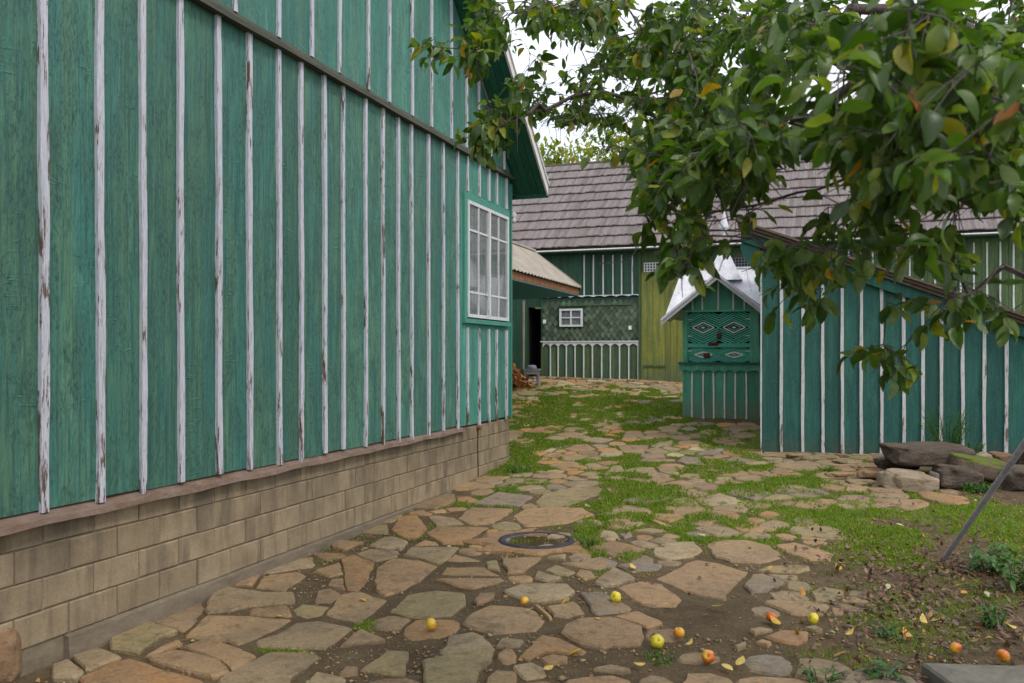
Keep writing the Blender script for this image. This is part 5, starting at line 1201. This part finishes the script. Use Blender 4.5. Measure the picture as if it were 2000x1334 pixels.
limb(r2, [(3.3, 4.0, gb+1.9), at(1930, 330, 3.4), at(1700, 330, 3.1), at(1480, 400, 3.2), at(1300, 440, 3.2), at(1170, 515, 3.3)])
limb(r2, [(3.0, 3.9, gb+1.8), at(1960, 520, 3.3), at(1850, 590, 3.1), at(1760, 690, 3.1), at(1700, 730, 3.1)])
limb(r3, [(3.1, 3.4, gb+2.5), at(1950, 120, 2.6), at(1780, 220, 2.1), at(1700, 300, 1.9)])
limb(r3, [(4.0, 5.4, gb+2.6), (3.0, 6.2, gb+3.4), at(1330, -120, 6.6), at(1100, -60, 6.8)])
limb(r3, [(4.9, 4.0, gb+2.8), (5.3, 3.2, gb+3.6)])
tg.sort(key=lambda p: (p-nodes[r3]).length)
npos = [tuple(p) for p in nodes]
arr = np.array(npos)
leafs = []   # (pos, dir, size)
twig_ends = []
for p in tg:
    A = arr if len(arr) == len(nodes) else np.array([tuple(q) for q in nodes]); arr = A
    d = np.sqrt(((A-np.array(p))**2).sum(1)); d[:4] += 5; back = ((A-np.array([TRX-.15, TRY, gb+1.6]))**2).sum(1)**.5; pen = np.where(back > (p-nodes[r3]).length, .35, 0)
    q = int((d+pen).argmin()); a = nodes[q]; L = (p-a).length
    k = max(1, min(8, int(L/.12))); prev = q; sag = .10*L
    for i in range(1, k+1):
        u = i/k; pos = a.lerp(p, u)+Vector((0, 0, sag*4*u*(1-u)*.5))+Vector((rnd.uniform(-1, 1), rnd.uniform(-1, 1), rnd.uniform(-1, 1)))*.018*(1 if i < k else 0)
        prev = addn(pos, prev)
    twig_ends.append((prev, a))
ch = {}
for i, q in enumerate(par): ch.setdefault(q, []).append(i)
rad = [0]*len(nodes)
for i in range(len(nodes)-1, -1, -1):
    s_ = sum(rad[c]**2.4 for c in ch.get(i, [])); rad[i] = max(.0022, s_**(1/2.4)) if s_ else .0022
mxr = rad[0]; 
for i in range(len(rad)):
    if rad[i] > .004: rad[i] = .003+(rad[i]-.004)*(.13/mxr)*.55 if mxr > 0 else rad[i]
rad[0] = .16; rad[1] = .13; rad[2] = .12; rad[3] = .10
trunk = MB().tube([nodes[0], nodes[1], nodes[2], nodes[3]], [.17, .135, .12, .11], 14).build('trunk', M['bark'], tree, True)
big = MB(); small = MB(); done = set()
def chain(i):      # follow the thickest child
    path = [par[i], i]
    while ch.get(path[-1]):
        c = max(ch[path[-1]], key=lambda k: rad[k]); path.append(c)
    return path
stack = [c for q in (2, 3) for c in ch.get(q, []) if c > 3]; branches = []
while stack:
    i = stack.pop(); pth = chain(i); branches.append(pth)
    for k in pth[1:]:
        for c in ch.get(k, []):
            if c not in pth: stack.append(c)
for pth in branches:
    rs = [min(rad[pth[1]]*1.05, rad[pth[0]])]+[rad[k] for k in pth[1:]]
    pts = [nodes[k] for k in pth]
    if rs[1] > .013: MB().tube(pts, rs, 8).build('branch', M['bark'], tree, True)
    else: small.tube(pts, rs, 4, False)
# leaves along every twig end
ll = []
def leafp(p, d, s_):
    if not gapped(p+d*s_*.5): ll.append((p, d, s_))
GAPS = [(1455,480,40,26,.9),(1500,420,26,50,.6),(1440,520,34,26,.85),(1600,590,120,24,.5),(1120,110,40,26,.8),(1180,215,40,18,.8),(1275,170,20,20,.8),(1645,170,40,40,.85),(1530,95,20,16,.8),(1690,20,24,18,.8),(1590,360,70,60,.9),(1440,395,40,40,.6),(1640,145,36,34,.95),(1070,85,30,22,.8),(1095,190,22,24,.7),(1240,65,18,18,.8),(1240,235,20,16,.7),(1860,565,80,26,.8),(1960,610,60,26,.7),(1700,560,50,30,.7),(1870,425,110,34,.85),(1560,20,16,22,.6),(1210,165,30,16,.6),(1150,280,80,40,.9),
 (1410,430,30,48,.95),(1215,400,40,90,.95),(1420,560,50,40,.8),(1330,600,50,60,1),(1960,20,22,22,.8),(1440,150,26,24,.6),(1330,130,20,16,.6),(1760,520,34,40,.5),(1060,290,60,60,.9),(1480,560,30,40,.7),(1455,470,30,30,.9)]
def gapped(p):
    if p.y < .5: return False
    px = HX+F*p.x/p.y; py = HY-F*(p.z-CZ)/p.y
    for cx, cy, rx, ry, pr in GAPS:
        if ((px-cx)/rx)**2+((py-cy)/ry)**2 < 1 and rnd.random() < pr: return True
    return False
for (e, a0) in twig_ends:
    p1 = nodes[e]; p0 = nodes[par[e]]; dr = (p1-a0); dr = dr.normalized() if dr.length > .01 else Vector((0, 0, -1))
    nsh = rnd.choice([1, 2, 2])
    for s__ in range(nsh):
        dd = (dr*.8+Vector((rnd.uniform(-1, 1), rnd.uniform(-1, 1), rnd.uniform(-1.1, .5)))*.8).normalized(); Ls = rnd.uniform(.07, .15)
        pe = p1+dd*Ls+Vector((0, 0, -.02)); small.tube([p1, (p1+pe)/2+Vector((0, 0, .008)), pe], [.0022, .0018, .0012], 4, False)
        nl = rnd.randint(4, 6)
        for k in range(nl):
            u = (k+.6)/nl; pp = p1.lerp(pe, u)
            sd_ = Vector((rnd.uniform(-1, 1), rnd.uniform(-1, 1), rnd.uniform(-1.1, .55))).normalized(); ld = (dd*.45+sd_+Vector((0, 0, -.35))).normalized()
            leafp(pp+ld*.012, ld, rnd.uniform(.042, .082)*(1.0 if k < nl-1 else 1.05))
small.build('twig', M['bark'], tree, kind='stuff')
ll.sort(key=lambda q: -q[2]/max(.5, q[0].y)*(1 if abs(q[0].x/max(.5, q[0].y)) < .62 and -.1 < (q[0].z-CZ)/max(.5, q[0].y) < .43 else .1))
var = []
for k in range(6):
    V, Fc = leaf_geo(1, rnd.uniform(.46, .66), rnd.uniform(.1, 1.0), rnd.uniform(-.15, .8), 6)
    V = [(x*(1+(.08*math.sin(y*40+k) if abs(x) > .01 else 0)), y, z+.03*math.sin(y*9+k+x*6)) for x, y, z in V]
    me = bpy.data.meshes.new('leaf'); me.from_pydata(V, [], Fc); me.materials.append(M['leaf']); me.shade_smooth(); var.append((np.array(V), np.array(Fc), me))
def basis(d):
    up = Vector((rnd.gauss(0, .55), rnd.gauss(0, .55), 1)).normalized(); y = d.normalized(); x = y.cross(up)
    if x.length < .05: x = y.cross(Vector((1, 0, 0)))
    x.normalize(); z = x.cross(y); return Matrix((x, y, z)).transposed()
VV = []; FF = []; nb = 0
for i, (p, d, s_) in enumerate(ll):
    if p.y < 1.45 and abs(p.x) < 1.5: continue
    B = basis(d); v_, f_, me = var[rnd.randrange(6)]
    if i < 295: o = link('leaf', me, tree, p, B.to_euler(), (s_,)*3)
    else:
        VV.append(v_*s_ @ np.array(B).T+np.array(p)); FF.append(f_+nb); nb += len(v_)
link('foliage', npmesh('foliage', np.concatenate(VV), np.concatenate(FF), M['leaf'], True), tree)['kind'] = 'stuff'
print('leaves', len(ll), 'branches', len(branches))
# apple hanging in the tree
hp = at(1258, 60, 5.0); o = link('apple', apple_mesh('apple', M['apple_g'], 3.3), None, hp, (.2, .1, 1), (1.0,)*3); tag(o, 'dull red apple still hanging high in the tree', 'apple')
link('stem', stemm, o)

# ------------------------------------------------------------------ trees on the slope behind the barn
def far_tree(label, X, Y, h, r, seed, dens=6500):
    h -= 1.5
    z0 = gz(X, Y); T = empty('broadleaf_tree', (X, Y, z0), 0, label, 'tree')
    MB().tube([(0,0,-.3),(.1,.05,h*.35),(.0,.1,h*.75)], [.22, .15, .06], 8).build('trunk', M['bark'], T, True)
    pts = []
    cl = [(Vector((npr.normal(0, .5)*r, npr.normal(0, .5)*r, h*.70+npr.normal(0, .14)*h)), npr.uniform(.28, .5)*r) for _ in range(26)]
    for k in range(dens):
        c, rr = cl[k % len(cl)]; v = Vector(npr.normal(0, 1, 3)); v.normalize(); pts.append(tuple(c+v*rr*npr.uniform(.5, 1.05)))
    o = link('crown', scatter('crown', np.array(pts), .20, .14, M['farleaf'], tilt=1.2, seg=2), T); o['kind'] = 'stuff'
far_tree('yellow-green tree behind the left end of the barn roof', 2.6, 33, 8.0, 2.6, 1)
far_tree('leafy tree rising over the shingle roof left of the branches', 5.6, 35, 7.6, 2.6, 2)
far_tree('autumn-tinted tree behind the middle of the barn roof', 10.5, 35, 8.6, 2.8, 3)
far_tree('tree behind the right part of the barn roof', 15.5, 36, 8.0, 3.0, 4)
far_tree('tree far right beyond the barn roof', 21, 37, 8.5, 3.2, 5)
far_tree('tree beyond the house corner, mostly hidden', -3, 36, 7.6, 2.6, 6)
far_tree('small bright green tree left of the roof ridge end', .6, 31, 8.0, 2.4, 7)
far_tree('bright yellow-green bushy tree between ridge and branches', 4.0, 32, 7.8, 2.4, 8)
far_tree('light green tree peeping between the branches over the ridge', 7.8, 33.5, 8.2, 2.6, 9)
far_tree('pale autumn tree beyond the barn, right of the yellow one', 13, 34, 8.0, 2.6, 10)
